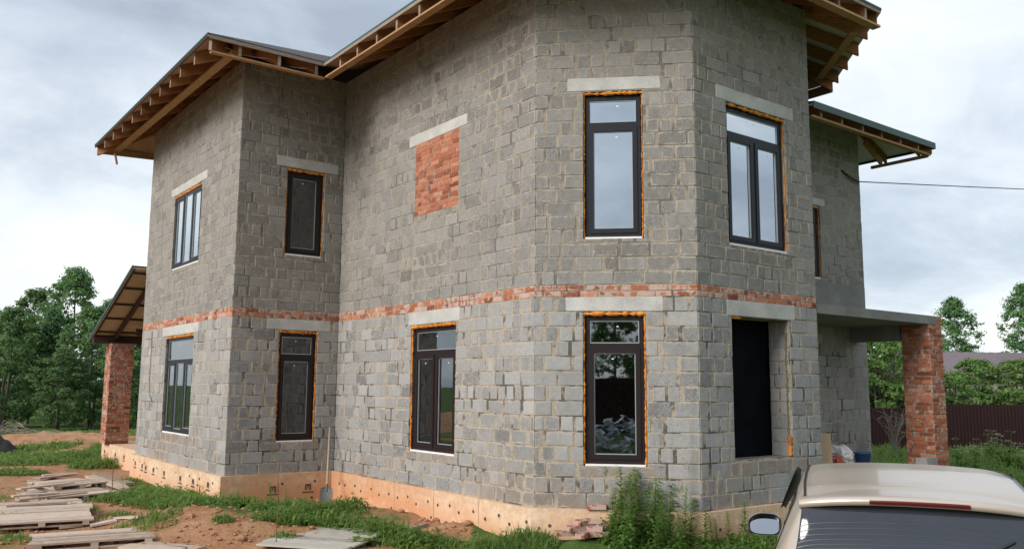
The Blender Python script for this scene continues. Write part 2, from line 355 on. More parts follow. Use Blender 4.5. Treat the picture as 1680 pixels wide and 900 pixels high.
def grassy(x, y):
    """0 bare clay .. 1 grass"""
    h = HI @ Vector((x, y, 0)); n = noise.noise((x * 0.35, y * 0.35, 7)); m = noise.noise((x * 1.3, y * 1.3, 3))
    if y > 55 or y < 0: return 1.0
    if h.x > 9.6 and h.y < 6.5: base = 0.75 if x > -0.6 else 0.3          # before the bay
    elif h.y > 6: base = 0.95                                             # right-hand plot
    elif h.x > 5.6 and h.y > -0.3: base = 0.45
    elif h.x < -4: base = 0.46
    elif h.y > -0.75 and 1.5 < h.x < 6.3: base = 0.6
    else: base = 0.30
    if 26 < y < 33 and h.y < 3: base = 0.22
    if y > 34: base = 0.9
    return max(0.0, min(1.0, base + 0.55 * n + 0.25 * m))
def ground():
    b = MB(); xs = []; ys = []
    def axis(lo, hi, step, far):
        a = []; v = lo
        while v < hi: a.append(v); v += step
        a.append(hi); s = step; L = [lo]; Rr = [hi]
        while L[-1] > -far: s *= 1.35; L.append(L[-1] - s)
        s = step
        while Rr[-1] < far: s *= 1.35; Rr.append(Rr[-1] + s)
        return L[:0:-1] + a + Rr[1:]
    xs = axis(-16, 14, 0.16, 900); ys = axis(5, 32, 0.16, 900)
    n = len(xs)
    for y in ys:
        for x in xs:
            b.v.append((x, y, gz(x, y))); g = grassy(x, y); b.c.append((g, g, g, 1))
    for j in range(len(ys) - 1):
        for i in range(n - 1):
            b.f.append((j * n + i, j * n + i + 1, (j + 1) * n + i + 1, (j + 1) * n + i)); b.m.append(0); b.sm.append(True)
    b.build('ground', MT['ground'], kind='structure')
ground()

# ------------------------------------------------------------------ the house
house = empty('block_house', AW, 'unfinished two-storey grey concrete block house with dark windows and open wooden eaves', 'house', rz=ROT)
S45 = math.sqrt(0.5)
PT = dict(A=(0, 0), B=(6.012, 0), C=(6.012, 2.08), D=(12.07, 2.08))
PT['E'] = (12.07 + 2.185 * S45, 2.08 + 2.185 * S45); PT['F'] = (PT['E'][0], PT['E'][1] + 2.724)
PT['G2'] = (PT['F'][0] - 2.185 * S45, PT['F'][1] + 2.185 * S45); PT['G'] = (PT['G2'][0], 10.35); PT['H'] = (0, 10.35)
class Wall:
    def __init__(s, a, b):
        s.P = Vector(a).to_3d(); q = Vector(b).to_3d(); s.L = (q - s.P).length; s.t = (q - s.P).normalized(); s.n = Vector((s.t.y, -s.t.x, 0))
    def p(s, u, z, d=0.0): return s.P + s.t * u + s.n * d + Vector((0, 0, z))
def subtract(rects, hole):
    out = []; a0, a1, c0, c1 = hole
    for x0, x1, z0, z1 in rects:
        if x1 <= a0 or x0 >= a1 or z1 <= c0 or z0 >= c1: out.append((x0, x1, z0, z1)); continue
        if z0 < c0: out.append((x0, x1, z0, c0))
        if z1 > c1: out.append((x0, x1, c1, z1))
        m0, m1 = max(z0, c0), min(z1, c1)
        if x0 < a0: out.append((x0, a0, m0, m1))
        if x1 > a1: out.append((a1, x1, m0, m1))
    return out
def unit(b, w, x0, x1, z0, z1, d, tone, warm, bev=0.006, inset=0.034, rough=0.004, deep_=0.035):
    """one block or brick: rounded face standing proud of the mortar"""
    pit = random.choice((0.1, 0.25, 0.5, 1.0)); tone -= (0.02 if z0 > 2.9 else 0.09) if pit == 1.0 else 0.0
    j = lambda: U(-rough, rough)
    o = [(x0 + j(), z0 + j()), (x1 + j(), z0 + j()), (x1 + j(), z1 + j()), (x0 + j(), z1 + j())]
    ins = min(inset, (x1 - x0) * 0.36, (z1 - z0) * 0.36)
    sg = [(1, 1), (-1, 1), (-1, -1), (1, -1)]
    r1 = [(p[0] + s_[0] * bev, p[1] + s_[1] * bev) for p, s_ in zip(o, sg)]
    r2 = [(p[0] + s_[0] * ins, p[1] + s_[1] * ins) for p, s_ in zip(o, sg)]
    k = len(b.v)
    for ring, dd, mk in ((o, -deep_, 0.0), (o, d - bev * 0.8, 0.0), (r1, d, 0.12), (r2, d + U(-0.0015, 0.0025), 1.0)):
        for q in ring: b.v.append(tuple(w.p(q[0], q[1], dd))); b.c.append((tone, warm, mk, pit))
    for r in range(3):
        for i in range(4):
            e = (i + 1) % 4
            b.f.append((k + r * 4 + i, k + r * 4 + e, k + r * 4 + 4 + e, k + r * 4 + 4 + i)); b.m.append(0); b.sm.append(False)
    b.f.append((k + 12, k + 13, k + 14, k + 15)); b.m.append(0); b.sm.append(False)
def lay(b, w, u0, u1, z0, z1, holes, course, long_, short, joint, tonefn, alternate=True, proud=0.003, rough=0.004, bev=0.006, inset=0.034):
    n = max(1, round((z1 - z0) / course)); h = (z1 - z0) / n
    for k in range(n):
        za = z0 + k * h; x = u0 + 0.004; first = True
        x -= 0 if k % 2 == 0 else 0
        while x < u1 - 0.02:
            if alternate: ln = long_ if (k % 2 == 0) == (R() < 0.84) else short
            else: ln = long_ if R() < 0.8 else short
            if first: ln *= (1.0, 0.5, 0.75)[random.randrange(3)]; first = False
            ln *= U(0.94, 1.05); jt = U(joint * 0.5, joint * 1.6)
            e = min(x + ln, u1 - 0.004)
            if u1 - 0.004 - e < 0.07: e = u1 - 0.004
            hj = U(0.45, 1.2) * joint * 0.52
            for q in subtract_all([(x, e - (jt if e < u1 - 0.01 else 0), za + hj * 0.5, za + h - hj * 0.5)], holes):
                if q[1] - q[0] > 0.025 and q[3] - q[2] > 0.025:
                    t, wm = tonefn(q[0], q[2])
                    if long_ > .3 and any(h_[2] - .22 < q[2] and q[3] < h_[2] + .02 and q[1] > h_[0] and q[0] < h_[1] and h_[2] > .3 and h_[3] - h_[2] > .5 for h_ in holes): wm = 2.0
                    unit(b, w, *q, proud + U(-0.004, 0.004) * (1.0 if long_ > 0.3 else 0.5), t, wm, bev, inset, rough)
            x = e + 0.0001 if e < u1 - 0.01 else u1
def subtract_all(rects, holes):
    for h in holes: rects = subtract(rects, h)
    return rects
def core(b, w, u0, u1, z0, z1, holes, th=0.36, d0=-0.0025, mi=0, ends=True):
    us = sorted({u0, u1} | {v for h in holes for v in h[:2] if u0 < v < u1}); zs = sorted({z0, z1} | {v for h in holes for v in h[2:] if z0 < v < z1})
    inside = lambda u, z: any(h[0] < u < h[1] and h[2] < z < h[3] for h in holes)
    for i in range(len(us) - 1):
        for j in range(len(zs) - 1):
            if inside((us[i] + us[i + 1]) / 2, (zs[j] + zs[j + 1]) / 2): continue
            a, c, e, f = us[i], us[i + 1], zs[j], zs[j + 1]
            b.quad([w.p(a, e, d0), w.p(c, e, d0), w.p(c, f, d0), w.p(a, f, d0)], mi=mi)
            b.quad([w.p(a, f, -th), w.p(c, f, -th), w.p(c, e, -th), w.p(a, e, -th)], mi=mi)
    for h in holes:
        a, c, e, f = h
        b.quad([w.p(a, e, d0), w.p(a, f, d0), w.p(a, f, -th), w.p(a, e, -th)], mi=mi); b.quad([w.p(c, e, -th), w.p(c, f, -th), w.p(c, f, d0), w.p(c, e, d0)], mi=mi)
        b.quad([w.p(a, e, -th), w.p(c, e, -th), w.p(c, e, d0), w.p(a, e, d0)], mi=mi); b.quad([w.p(a, f, d0), w.p(c, f, d0), w.p(c, f, -th), w.p(a, f, -th)], mi=mi)
    b.quad([w.p(u0, z1, d0), w.p(u1, z1, d0), w.p(u1, z1, -th), w.p(u0, z1, -th)], mi=mi)
    if ends:
        b.quad([w.p(u0, z0, -th), w.p(u0, z0, d0), w.p(u0, z1, d0), w.p(u0, z1, -th)], mi=mi); b.quad([w.p(u1, z0, d0), w.p(u1, z0, -th), w.p(u1, z1, -th), w.p(u1, z1, d0)], mi=mi)
Z1, Z2, ZT, ZLOW = 2.80, 2.965, 7.58, 6.75
def block_tone(w, seed):
    def f(u, z):
        n = noise.noise((u * 0.5 + seed, z * 0.6, seed)); up = z > 2.9
        t = (0.45 if up else 0.52) + (0.10 if up else 0.14) * n + random.gauss(0, 0.055 if up else 0.08)
        if R() < 0.06: t -= 0.12
        return (max(0.05, min(0.95, t)), max(0, min(1, 0.4 + 0.8 * n + U(-0.25, 0.25))))
    return f
def brick_tone(pink):
    def f(u, z): return (max(0, min(1, random.gauss(0.5, 0.22))), pink * U(0.2, 1.2))
    return f
# (corner names, openings [u0,u1,z0,z1], lintels [u0,u1,z0,z1], top)
FAC = [
 ('A', 'B', [(1.99, 3.90, 0.58, 2.59), (2.04, 3.90, 4.02, 5.65)], [(1.68, 4.14, 2.60, 2.80), (1.74, 4.20, 5.67, 5.845)], ZT),
 ('B', 'C', [(0.89, 1.66, 0.55, 2.59), (0.92, 1.69, 4.00, 5.66)], [(0.65, 1.91, 2.60, 2.80), (0.72, 1.96, 5.68, 5.87)], ZT),
 ('C', 'D', [(2.75, 4.11, 0.53, 2.58)], [(2.66, 4.21, 2.59, 2.795), (2.56, 4.33, 5.675, 5.86)], ZT),
 ('D', 'E', [(0.655, 1.50, 0.55, 2.60), (0.665, 1.49, 3.60, 5.69)], [(0.42, 1.73, 2.61, 2.80), (0.45, 1.74, 5.70, 5.89)], ZT),
 ('E', 'F', [(0.70, 2.01, 0.61, 2.58), (0.69, 2.07, 3.58, 5.65)], [(0.60, 2.16, 2.59, 2.80), (0.48, 2.29, 5.66, 5.86)], ZT),
 ('F', 'G2', [], [], ZT),
 ('G2', 'G', [(0.30, 1.03, 3.61, 4.99)], [(0.10, 1.20, 5.00, 5.13)], ZLOW),
 ('G', 'H', [], [], ZLOW), ('H', 'A', [], [], ZT)]
WALLS = {}
INFILL = (2.77, 4.12, 4.42, 5.675)
for i, (a, c, holes, lint, zt) in enumerate(FAC):
    w = Wall(PT[a], PT[c]); WALLS[a] = w; b = MB(); mb = MB()
    hb = holes + lint + ([INFILL] if a == 'C' else [])
    detail = a not in ('G', 'H')
    tf = block_tone(w, i * 3.7)
    if detail:
        lay(b, w, 0, w.L, 0.0, Z1, hb, 0.20, 0.40, 0.20, 0.038, tf)
        lay(b, w, 0, w.L, Z2, zt, hb, 0.1932, 0.40, 0.20, 0.036, tf)
    else:
        lay(b, w, 0, w.L, 0.0, zt, hb, 0.20, 0.40, 0.20, 0.020, tf)
    b.build('wall', MT['block'], house)
    core(mb, w, 0.009, w.L - 0.009, -0.02, zt, holes, ends=True); mb.build('mortar', MT['mortar'], house)
    if detail:
        bb = MB(); lay(bb, w, 0, w.L, Z1, Z2, [], 0.0825, 0.25, 0.125, 0.022, brick_tone(1.2), False, 0.003, 0.003, 0.003, 0.014); bb.build('brick_band', MT['brick'], house)
    for u0, u1, z0, z1 in lint:
        lb = MB(); unit(lb, w, u0, u1, z0, z1, 0.006, 1, 1, 0.006, 0.05, 0.006); lb.build('lintel', MT['concrete'], house)
# bricked-up window
w = WALLS['C']; b = MB(); lay(b, w, INFILL[0] + 0.01, INFILL[1] - 0.01, INFILL[2], INFILL[3], [], 0.0785, 0.25, 0.125, 0.018, brick_tone(0.4), False, 0.003, 0.004, 0.003, 0.014); b.build('brick_infill', MT['brick'], house)
# deep open window: blocks lining the reveal, a few dabs of foam left on its edge
w = WALLS['E']; o = FAC[4][2][0]
rv = Wall((0, 0), (1, 0)); rv.P = w.P + w.t * (o[1] - 0.012) - w.n * 0.355; rv.t = w.n.copy(); rv.n = -w.t; rv.L = 0.34
b = MB(); lay(b, rv, 0, 0.34, o[2], o[3], [], 0.20, 0.34, 0.17, 0.018, block_tone(rv, 77), True, 0.0); b.build('reveal', MT['block'], house)
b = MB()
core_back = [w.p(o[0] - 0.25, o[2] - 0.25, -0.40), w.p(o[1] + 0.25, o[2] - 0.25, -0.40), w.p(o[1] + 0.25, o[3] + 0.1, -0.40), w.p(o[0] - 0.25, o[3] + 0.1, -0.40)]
b.quad(core_back); b.quad([p - w.n * 0.01 for p in core_back][::-1]); b.build('opening_shade', MT['dark'], house)  # near-black sheet added behind the opening; its colour paints the unlit room's shade

def foam_strip(b, w, u0, z0, u1, z1, wd, d):
    """lumpy bead of mounting foam along an edge"""
    L = math.hypot(u1 - u0, z1 - z0); n = max(6, int(L / 0.028)); pts = []; rad = []
    for i in range(n + 1):
        t = i / n; pts.append(w.p(u0 + (u1 - u0) * t + U(-.004, .004), z0 + (z1 - z0) * t + U(-.004, .004), d + U(-0.006, 0.008))); rad.append(wd * U(0.5, 1.5))
    b.tube(pts, rad, 6)
def bar(b, w, u0, u1, z0, z1, d0, d1):
    P = [w.p(u, z, d) for d in (d0, d1) for z in (z0, z1) for u in (u0, u1)]
    k = len(b.v); b.v += [tuple(p) for p in P]; b.c += [(1, 1, 1, 1)] * 8
    for q in ((0, 2, 3, 1), (4, 5, 7, 6), (0, 1, 5, 4), (2, 6, 7, 3), (0, 4, 6, 2), (1, 3, 7, 5)): b.f.append(tuple(k + i for i in q)); b.m.append(0); b.sm.append(False)
def ring(b, w, u0, u1, z0, z1, wd, d0, d1, wb=None):
    wb = wb or wd
    bar(b, w, u0, u1, z1 - wd, z1, d0, d1); bar(b, w, u0, u1, z0, z0 + wb, d0, d1)
    bar(b, w, u0, u0 + wd, z0 + wb, z1 - wd, d0, d1); bar(b, w, u1 - wd, u1, z0 + wb, z1 - wd, d0, d1)
def window(w, hole, cols, transom, fr, gl, sash_cols=(), left_foam=True, label=None, rec=0.062):
    u0, u1, z0, z1 = hole
    f0, f1, g0, g1 = u0 + 0.030, u1 - 0.030, z0 + 0.028, z1 - 0.055
    D0, D1 = -rec - 0.078, -rec                                   # back and front of the frame behind the wall face
    fw = 0.050 if cols == 3 else 0.062; b = MB(); ring(b, w, f0, f1, g0, g1, fw, D0, D1, 0.07)
    zt = g1
    if transom: zt = g1 - (g1 - g0) * transom; bar(b, w, f0 + fw, f1 - fw, zt - 0.04, zt + 0.04, D0, D1)
    inner0, inner1 = f0 + fw, f1 - fw; cw = (inner1 - inner0) / cols; bays = []
    top = (zt - 0.04) if transom else g1 - fw
    for k in range(cols):
        a = inner0 + cw * k + (0.035 if k else 0); e = inner0 + cw * (k + 1) - (0.035 if k < cols - 1 else 0)
        bays.append((a, e))
        if k: bar(b, w, inner0 + cw * k - 0.035, inner0 + cw * k + 0.035, g0 + 0.07, top, D0, D1)
    win = b.build('window', fr, house, label)
    def pane(a, e, c, d):
        p = MB(); ring(p, w, a, e, c, d, 0.012, D0 + 0.056, D0 + 0.068); p.build('gasket', MT['spacer'], win)
        p = MB(); p.quad([w.p(a + .002, c + .002, D0 + 0.055), w.p(e - .002, c + .002, D0 + 0.055), w.p(e - .002, d - .002, D0 + 0.055), w.p(a + .002, d - .002, D0 + 0.055)]); p.build('pane', gl, win)
        p = MB(); um = a + (e - a) * U(0.42, 0.6); bar(p, w, um - 0.012, um + 0.016, d - 0.085, d - 0.07, D0 + 0.0562, D0 + 0.057); p.build('sticker', MT['white'], win)
    if transom: pane(inner0, inner1, zt + 0.04, g1 - fw)
    for k, (a, e) in enumerate(bays):
        c, d = g0 + 0.07, top
        if k in sash_cols:
            s = MB(); ring(s, w, a - 0.012, e + 0.012, c - 0.012, d + 0.012, 0.048 if cols == 3 else 0.064, D0 + 0.03, D1 + (0.006 if cols == 3 else 0.014)); s.build('sash', fr, win)
            sw = 0.036 if cols == 3 else 0.052; a += sw; e -= sw; c += sw; d -= sw
        pane(a, e, c, d)
    s = MB(); bar(s, w, f0 - 0.005, f1 + 0.005, z0 + 0.003, g0 - 0.001, -0.16, -0.012); s.build('sill', MT['sill'], win)
    fo = MB(); dd = -0.028; fs = 0.6 if z0 > 3 else 1.0
    foam_strip(fo, w, u0 + .004, z1 - 0.026, u1 - .004, z1 - 0.026, 0.029 * (0.55 + 0.45 * fs), dd)
    foam_strip(fo, w, u1 - 0.014, z0 + 0.02, u1 - 0.012, z1 - 0.02, 0.014 * fs, dd)
    if left_foam: foam_strip(fo, w, u0 + 0.014, z0 + 0.02, u0 + 0.012, z1 - 0.02, 0.014 * fs, dd)
    fo.build('foam', MT['foam'], win)
    return win
FU, FL = MT['frameup'], MT['framelow']
window(WALLS['A'], FAC[0][2][1], 3, 0, FU, MT['glass_up'], (0, 2), False, rec=0.02); window(WALLS['A'], FAC[0][2][0], 3, 0.25, FU, MT['glass_low'], (0, 2), False, rec=0.035)
window(WALLS['B'], FAC[1][2][1], 1, 0, FL, MT['glass_mid'], (0,)); window(WALLS['B'], FAC[1][2][0], 1, 0.215, FL, MT['glass_mid'], (0,))
window(WALLS['C'], FAC[2][2][0], 2, 0.205, FL, MT['glass_low'], (0, 1))
window(WALLS['D'], FAC[3][2][1], 1, 0.207, FU, MT['glass_up'], (0,)); window(WALLS['D'], FAC[3][2][0], 1, 0.207, FL, MT['glass_low'], (0,))
window(WALLS['E'], FAC[4][2][1], 2, 0.195, FU, MT['glass_up'], (0, 1)); window(WALLS['G2'], FAC[6][2][0], 1, 0, FU, MT['glass_low'], (0,))
w = WALLS['E']; b = MB(); foam_strip(b, w, o[1] - 0.03, o[2] + 0.02, o[1] - 0.03, o[2] + 0.30, 0.030, -0.03); foam_strip(b, w, o[0] + 0.02, o[3] - 0.02, o[0] + 0.24, o[3] - 0.02, 0.018, -0.03); b.build('foam', MT['foam'], house)
b = MB(); foam_strip(b, w, o[1] - 0.022, o[2] + 0.3, o[1] - 0.022, o[3] - 0.15, 0.014, -0.05); b.build('dirty_foam', MT['oldfoam'], house)
# rough plaster under the recessed wall's window
w = WALLS['G2']; b = MB(); unit(b, w, 0.02, w.L - 0.01, 2.95, 3.56, 0.012, 1, 1, 0.006, 0.05, 0.004); b.build('plaster_patch', MT['plaster'], house)

# floors inside
inner = [PT[k] for k in ('A', 'B', 'C', 'D', 'E', 'F', 'G2', 'G', 'H')]
def offset_poly(poly, d):
    out = []; n = len(poly); dd = d if isinstance(d, (list, tuple)) else [d] * n
    for i in range(n):
        p0, p1, p2 = Vector(poly[i - 1]), Vector(poly[i]), Vector(poly[(i + 1) % n])
        t1 = (p1 - p0).normalized(); t2 = (p2 - p1).normalized(); n1 = Vector((t1.y, -t1.x)); n2 = Vector((t2.y, -t2.x))
        a = p1 + n1 * dd[i - 1]; c = p1 + n2 * dd[i]; den = t1.x * t2.y - t1.y * t2.x
        if abs(den) < 1e-6: out.append(tuple(a)); continue
        k = ((c.x - a.x) * t2.y - (c.y - a.y) * t2.x) / den; out.append(tuple(a + t1 * k))
    return out
fl = offset_poly(inner, -0.33)
for nm, z0, z1 in (('floor_slab', -0.3, -0.03), ('upper_floor', 2.78, 2.96), ('attic_floor', 6.45, 6.5)):
    b = MB(); b.prism(fl, z0, z1); b.build(nm, MT['darkconcrete'], house)

# foundation wrapped in peach foam sheets
fp = offset_poly(inner, [0.075, 0.06, 0.075, 0.07, 0.07, 0.07, 0.07, 0.07, 0.07])
b = MB(); n = len(fp)
for i in range(n):
    w = Wall(fp[i], fp[(i + 1) % n]); L = w.L; k = max(1, round(L / 1.2)); x = 0
    for j in range(k):
        x1 = L * (j + 1) / k; j0, j1 = (0 if j == 0 else .003), (0 if j == k - 1 else .003); dz = U(-0.008, 0.006); dx = U(-0.004, 0.004)
        bar(b, w, x + j0, x1 - j1, -0.75, dz - 0.004, -0.10, dx); x = x1
b.build('foundation', MT['foundation'], house)
b = MB(); b.prism(offset_poly(fp, -0.09), -0.7, -0.025); b.build('plinth', MT['darkconcrete'], house)
def dowel(w, u, z):
    b = MB(); r = 0.024; pts = [w.p(u + r * math.cos(t), z + r * math.sin(t), 0.006) for t in [k * math.pi / 4 for k in range(8)]]; q = [p - w.n * 0.012 for p in pts]
    b.quad(pts); b.grid([q, pts], closed=True, smooth=False); b.build('dowel', MT['print'], house)
def logo(w, u, z, s):
    b = MB(); d0, d1 = 0.0045, 0.0062
    bar(b, w, u - s * .5, u - s * .26, z - s * .55, z + s * .4, d0, d1); bar(b, w, u + s * .26, u + s * .5, z - s * .55, z + s * .4, d0, d1)
    bar(b, w, u - s * .26, u + s * .26, z + s * .12, z + s * .4, d0, d1); bar(b, w, u - s * .08, u + s * .08, z - s * .3, z + s * .12, d0, d1)
    x = u - s * .95
    while x < u + s * .95:
        ww = U(.05, .12) * s; bar(b, w, x, x + ww, z - s * .98, z - s * .78 + U(0, .05) * s, d0, d1); x += ww + .05 * s
    b.build('printed_mark', MT['print'], house)
wA, wB, wC, wD, wE = [Wall(fp[i], fp[i + 1]) for i in range(5)]
for u in (0.45, 1.05, 1.35, 1.95, 2.75, 3.85, 4.65, 5.5): logo(wA, u, -0.20 + U(-.02, .02), 0.11)
for u, z in ((0.3, -.12), (0.85, -.12), (1.2, -.13), (2.2, -.15), (3.55, -.13), (4.4, -.13), (5.0, -.13), (5.75, -.14), (0.9, -.42), (2.6, -.40), (3.9, -.38)): dowel(wA, u, z)
for u in (0.95, 1.62): logo(wB, u, -0.26, 0.115)
for u, z in ((1.12, -.18), (1.75, -.17), (1.7, -.46)): dowel(wB, u, z)
x = 0.35
while x < 6.0:
    dowel(wC, x, -0.20 + U(-.02, .02)); dowel(wC, x + U(.2, .3), -0.24 + U(-.03, .03))
    if R() < .6: dowel(wC, x + .1, -0.42)
    x += 0.62
for u, z in ((.25, -.22), (.75, -.36), (1.25, -.24), (1.8, -.26)): dowel(wD, u, z)
for u, z in ((.3, -.24), (.75, -.22), (1.3, -.2), (1.75, -.22), (2.2, -.2)): dowel(wE, u, z)
logo(wE, 0.9, -0.34, 0.10)

# ------------------------------------------------------------------ roofs
SL = 0.455; ZE = 7.30                       # slope, top of the rafters at the eave
def line_dir(a, c): return (Vector(c) - Vector(a)).normalized()
wing_full = [(-1.15, -1.05), (7.31, -1.05), (7.31, 11.4), (-1.15, 11.4)]
wing_eave = [(-1.15, -1.05), (7.31, -1.05), (7.31, 1.03), (-1.15, 9.49)]      # ends at the valley
oct_ = [(4.0, PT['C'][1]), PT['D'], PT['E'], PT['F'], PT['G2'], (4.0, PT['G2'][1])]
main_eave = offset_poly(oct_, [1.05, 1.0, 1.0, 1.0, 1.0, 0.0]); main_full = list(main_eave); main_eave[0] = (7.31, 1.03); main_eave[5] = (-0.55, main_eave[4][1])
low_eave = [(6.0, 7.3), (13.07, 7.3), (13.07, 11.35), (6.0, 11.35)]
def hip(name_top, poly, ze, inset, mat_top, mat_under, white=(), thick=0.035, skip=None):
    e0 = offset_poly(poly, 0.03); e1 = offset_poly(poly, [0.0 if i == skip else -inset for i in range(len(poly))]); c = Vector((sum(p[0] for p in e1) / len(e1), sum(p[1] for p in e1) / len(e1)))
    n = len(poly); t = MB(); u = MB(); zz = ze + 0.035
    def face(b, off, rev, wh=()):
        for i in range(n):
            k = (i + 1) % n
            q = [(*e0[i], zz + off - SL * .03), (*e0[k], zz + off - SL * .03), (*e1[k], zz + off + SL * inset), (*e1[i], zz + off + SL * inset)]
            if i != skip: b.quad(q[::-1] if rev else q, mi=1 if i in wh else 0)
            tri = [(*e1[i], zz + off + SL * inset), (*e1[k], zz + off + SL * inset), (c.x, c.y, zz + off + SL * inset + 0.15)]
            b.quad(tri[::-1] if rev else tri)
    face(t, thick, False); face(u, 0, True)
    for i in range(n):
        k = (i + 1) % n
        if i == skip: continue
        t.quad([(*e0[i], zz + .002 - SL * .03), (*e0[k], zz + .002 - SL * .03), (*e0[k], zz + thick - SL * .03), (*e0[i], zz + thick - SL * .03)])
    face(t, 0.002, True)
    ob = t.build(name_top, mat_top, house)
    # boards under the shingles: separate planks along the eave
    for i in range(n):
        k = (i + 1) % n
        if i == skip: continue
        u.quad([(*e0[i], zz - .025 - SL * .03), (*e0[k], zz - .025 - SL * .03), (*e0[k], zz - SL * .03), (*e0[i], zz - SL * .03)])
    face(u, -0.025, True, white)
    u.build('sheathing', [mat_under, MT['membrane']], ob)
    return ob
wing_roof = hip('roof', wing_eave, ZE, 4.2, MT['shingle'], MT['sheath'], skip=2)
main_roof = hip('roof', main_eave, ZE, 3.3, MT['shingle'], MT['sheath'], (3,), skip=5)
low_roof = hip('roof', low_eave, 6.36, 2.0, MT['shingle'], MT['membrane'])
def drip(poly, idx, ze, h, roof, d=0.035):
    e = offset_poly(poly, d); b = MB()
    for i in idx:
        p, q = Vector((*e[i], ze + 0.062)), Vector((*e[(i + 1) % len(e)], ze + 0.062)); b.beam(p, q, 0.012, h)
    b.build('drip_edge', MT['green'], roof)
drip(wing_eave, [0, 3], ZE, 0.028, wing_roof); drip(main_eave, [0, 1, 2, 3, 4], ZE, 0.03, main_roof); drip(low_eave, [1, 2], 6.36, 0.12, low_roof)
def roof_room(poly, x, y):
    best = 99
    for i in range(len(poly)):
        p, q = Vector(poly[i]), Vector(poly[(i + 1) % len(poly)]); t = (q - p).normalized(); best = min(best, -((x - p.x) * t.y - (y - p.y) * t.x))
    return best
def rafter(x, y, dx, dy, slope, ln, ze, depth=0.215, th=0.05, mt='rafter', back=0.0, poly=None):
    d = Vector((dx, dy, 0)).normalized()
    if poly:
        k = back + .1
        while k < ln and roof_room(poly, x + d.x * k, y + d.y * k) * SL >= slope * k - 0.012: k += 0.05
        ln = max(back + .12, k - 0.05); s = Vector((-d.y, d.x, 0)) * th / 2; p = Vector((x, y, ze)) + d * back; q = Vector((x, y, ze)) + d * ln; b = MB(); c = (U(.1, .9),) * 3 + (1,)
    p.z += slope * back; q.z += slope * ln; lo = Vector((0, 0, -depth))
    e = [p - s + lo, p + s + lo, p + s, p - s]; f = [q - s + lo, q + s + lo, q + s, q - s]
    b.quad(e, c, 1); b.quad(f[::-1], c)
    for i in range(4): k = (i + 1) % 4; b.quad([e[i], f[i], f[k], e[k]], c)
    return b.build('rafter', [MT[mt], MT['oldboard']], house)
for x in (-0.29, .55, 1.3, 2.14, 2.87, 3.62, 4.33, 4.95, 5.63, 6.41): rafter(x, -1.05, 0, 1, SL, 2.3, ZE, back=U(0, .04), poly=wing_full)
for x in (-1.12, 7.28): rafter(x, -1.02, 1 if x < 0 else -1, 1, SL * S45, 3.2, ZE, poly=wing_full)
for y in (-0.52, .17, .87): rafter(7.31, y, -1, 0, SL, 2.2, ZE, back=U(0, .03), poly=wing_full)
x = 7.85
while x < 12.0: rafter(x, 1.03, 0, 1, SL, 2.3, ZE, back=U(0, .03), poly=main_full); x += 0.68
for i in range(1, 5):                          # bay: hip tails at the corners, commons between
    p, q = Vector(main_eave[i]), Vector(main_eave[i + 1]) if i + 1 < len(main_eave) else None
    pin = Vector(oct_[i]); d = (pin - p); rafter(p.x, p.y, d.x, d.y, SL * 0.924, 2.4, ZE, back=.03, poly=main_full)
    if i <= 3:
        L = (q - p).length; t = (q - p).normalized(); nrm = Vector((-t.y, t.x)); k = 0.55
        while k < L - 0.3: rafter(p.x + t.x * k, p.y + t.y * k, nrm.x, nrm.y, SL, 2.2, ZE, back=U(0, .03), poly=main_full); k += 0.66
for y in (7.6, 8.25, 8.9, 9.55, 10.2, 10.85): rafter(13.07, y, -1, 0, SL, 2.0, 6.36, depth=0.16, back=U(.02, .05), poly=low_eave)
for x in (12.8, 12.1, 11.4): rafter(x, 11.35, 0, -1, SL, 2.0, 6.36, depth=0.16, back=.02, poly=low_eave)
rafter(13.05, 11.33, -1, -1, SL * S45, 2.6, 6.36, depth=0.16, poly=low_eave)
def eaveboard(a, c, wdt, th, mt='board', up=Vector((0, 0, 1))):
    b = MB(); b.beam(a, c, wdt, th, (U(.4, .9),) * 3 + (1,), up=up); b.build('eave_board', MT[mt], house)
zb = ZE - 0.215
eaveboard((7.25, -1.0, zb), (7.25, 1.03, zb), 0.10, 0.03)
eaveboard((7.35, 1.07, zb), (12.4, 1.07, zb), 0.12, 0.03)
m = main_eave
def inset_pt(i, d): p = Vector(m[i]); q = Vector(oct_[i]); v = p + (q - p).normalized() * d; return (v.x, v.y, zb)
eaveboard(inset_pt(1, .06), inset_pt(2, .06), 0.12, 0.03); eaveboard(inset_pt(2, .06), inset_pt(3, .04), 0.13, 0.035)
eaveboard((14.15, 6.82, 7.16), (12.62, 8.24, 7.20), 0.13, 0.035)
eaveboard((7.0, -0.50, 7.30), (-0.95, -0.62, 7.26), 0.15, 0.035)
eaveboard((-1.10, -0.98, zb + .20), (-1.10, 0.9, zb + .28), 0.05, 0.15, 'board'); eaveboard((12.48, 8.85, zb + .17), (11.9, 8.85, zb + .17), 0.04, 0.17)
eaveboard((-0.62, -0.72, zb), (-0.62, -0.66, zb - .26), 0.09, 0.03, 'rafter', Vector((0, 1, 0)))
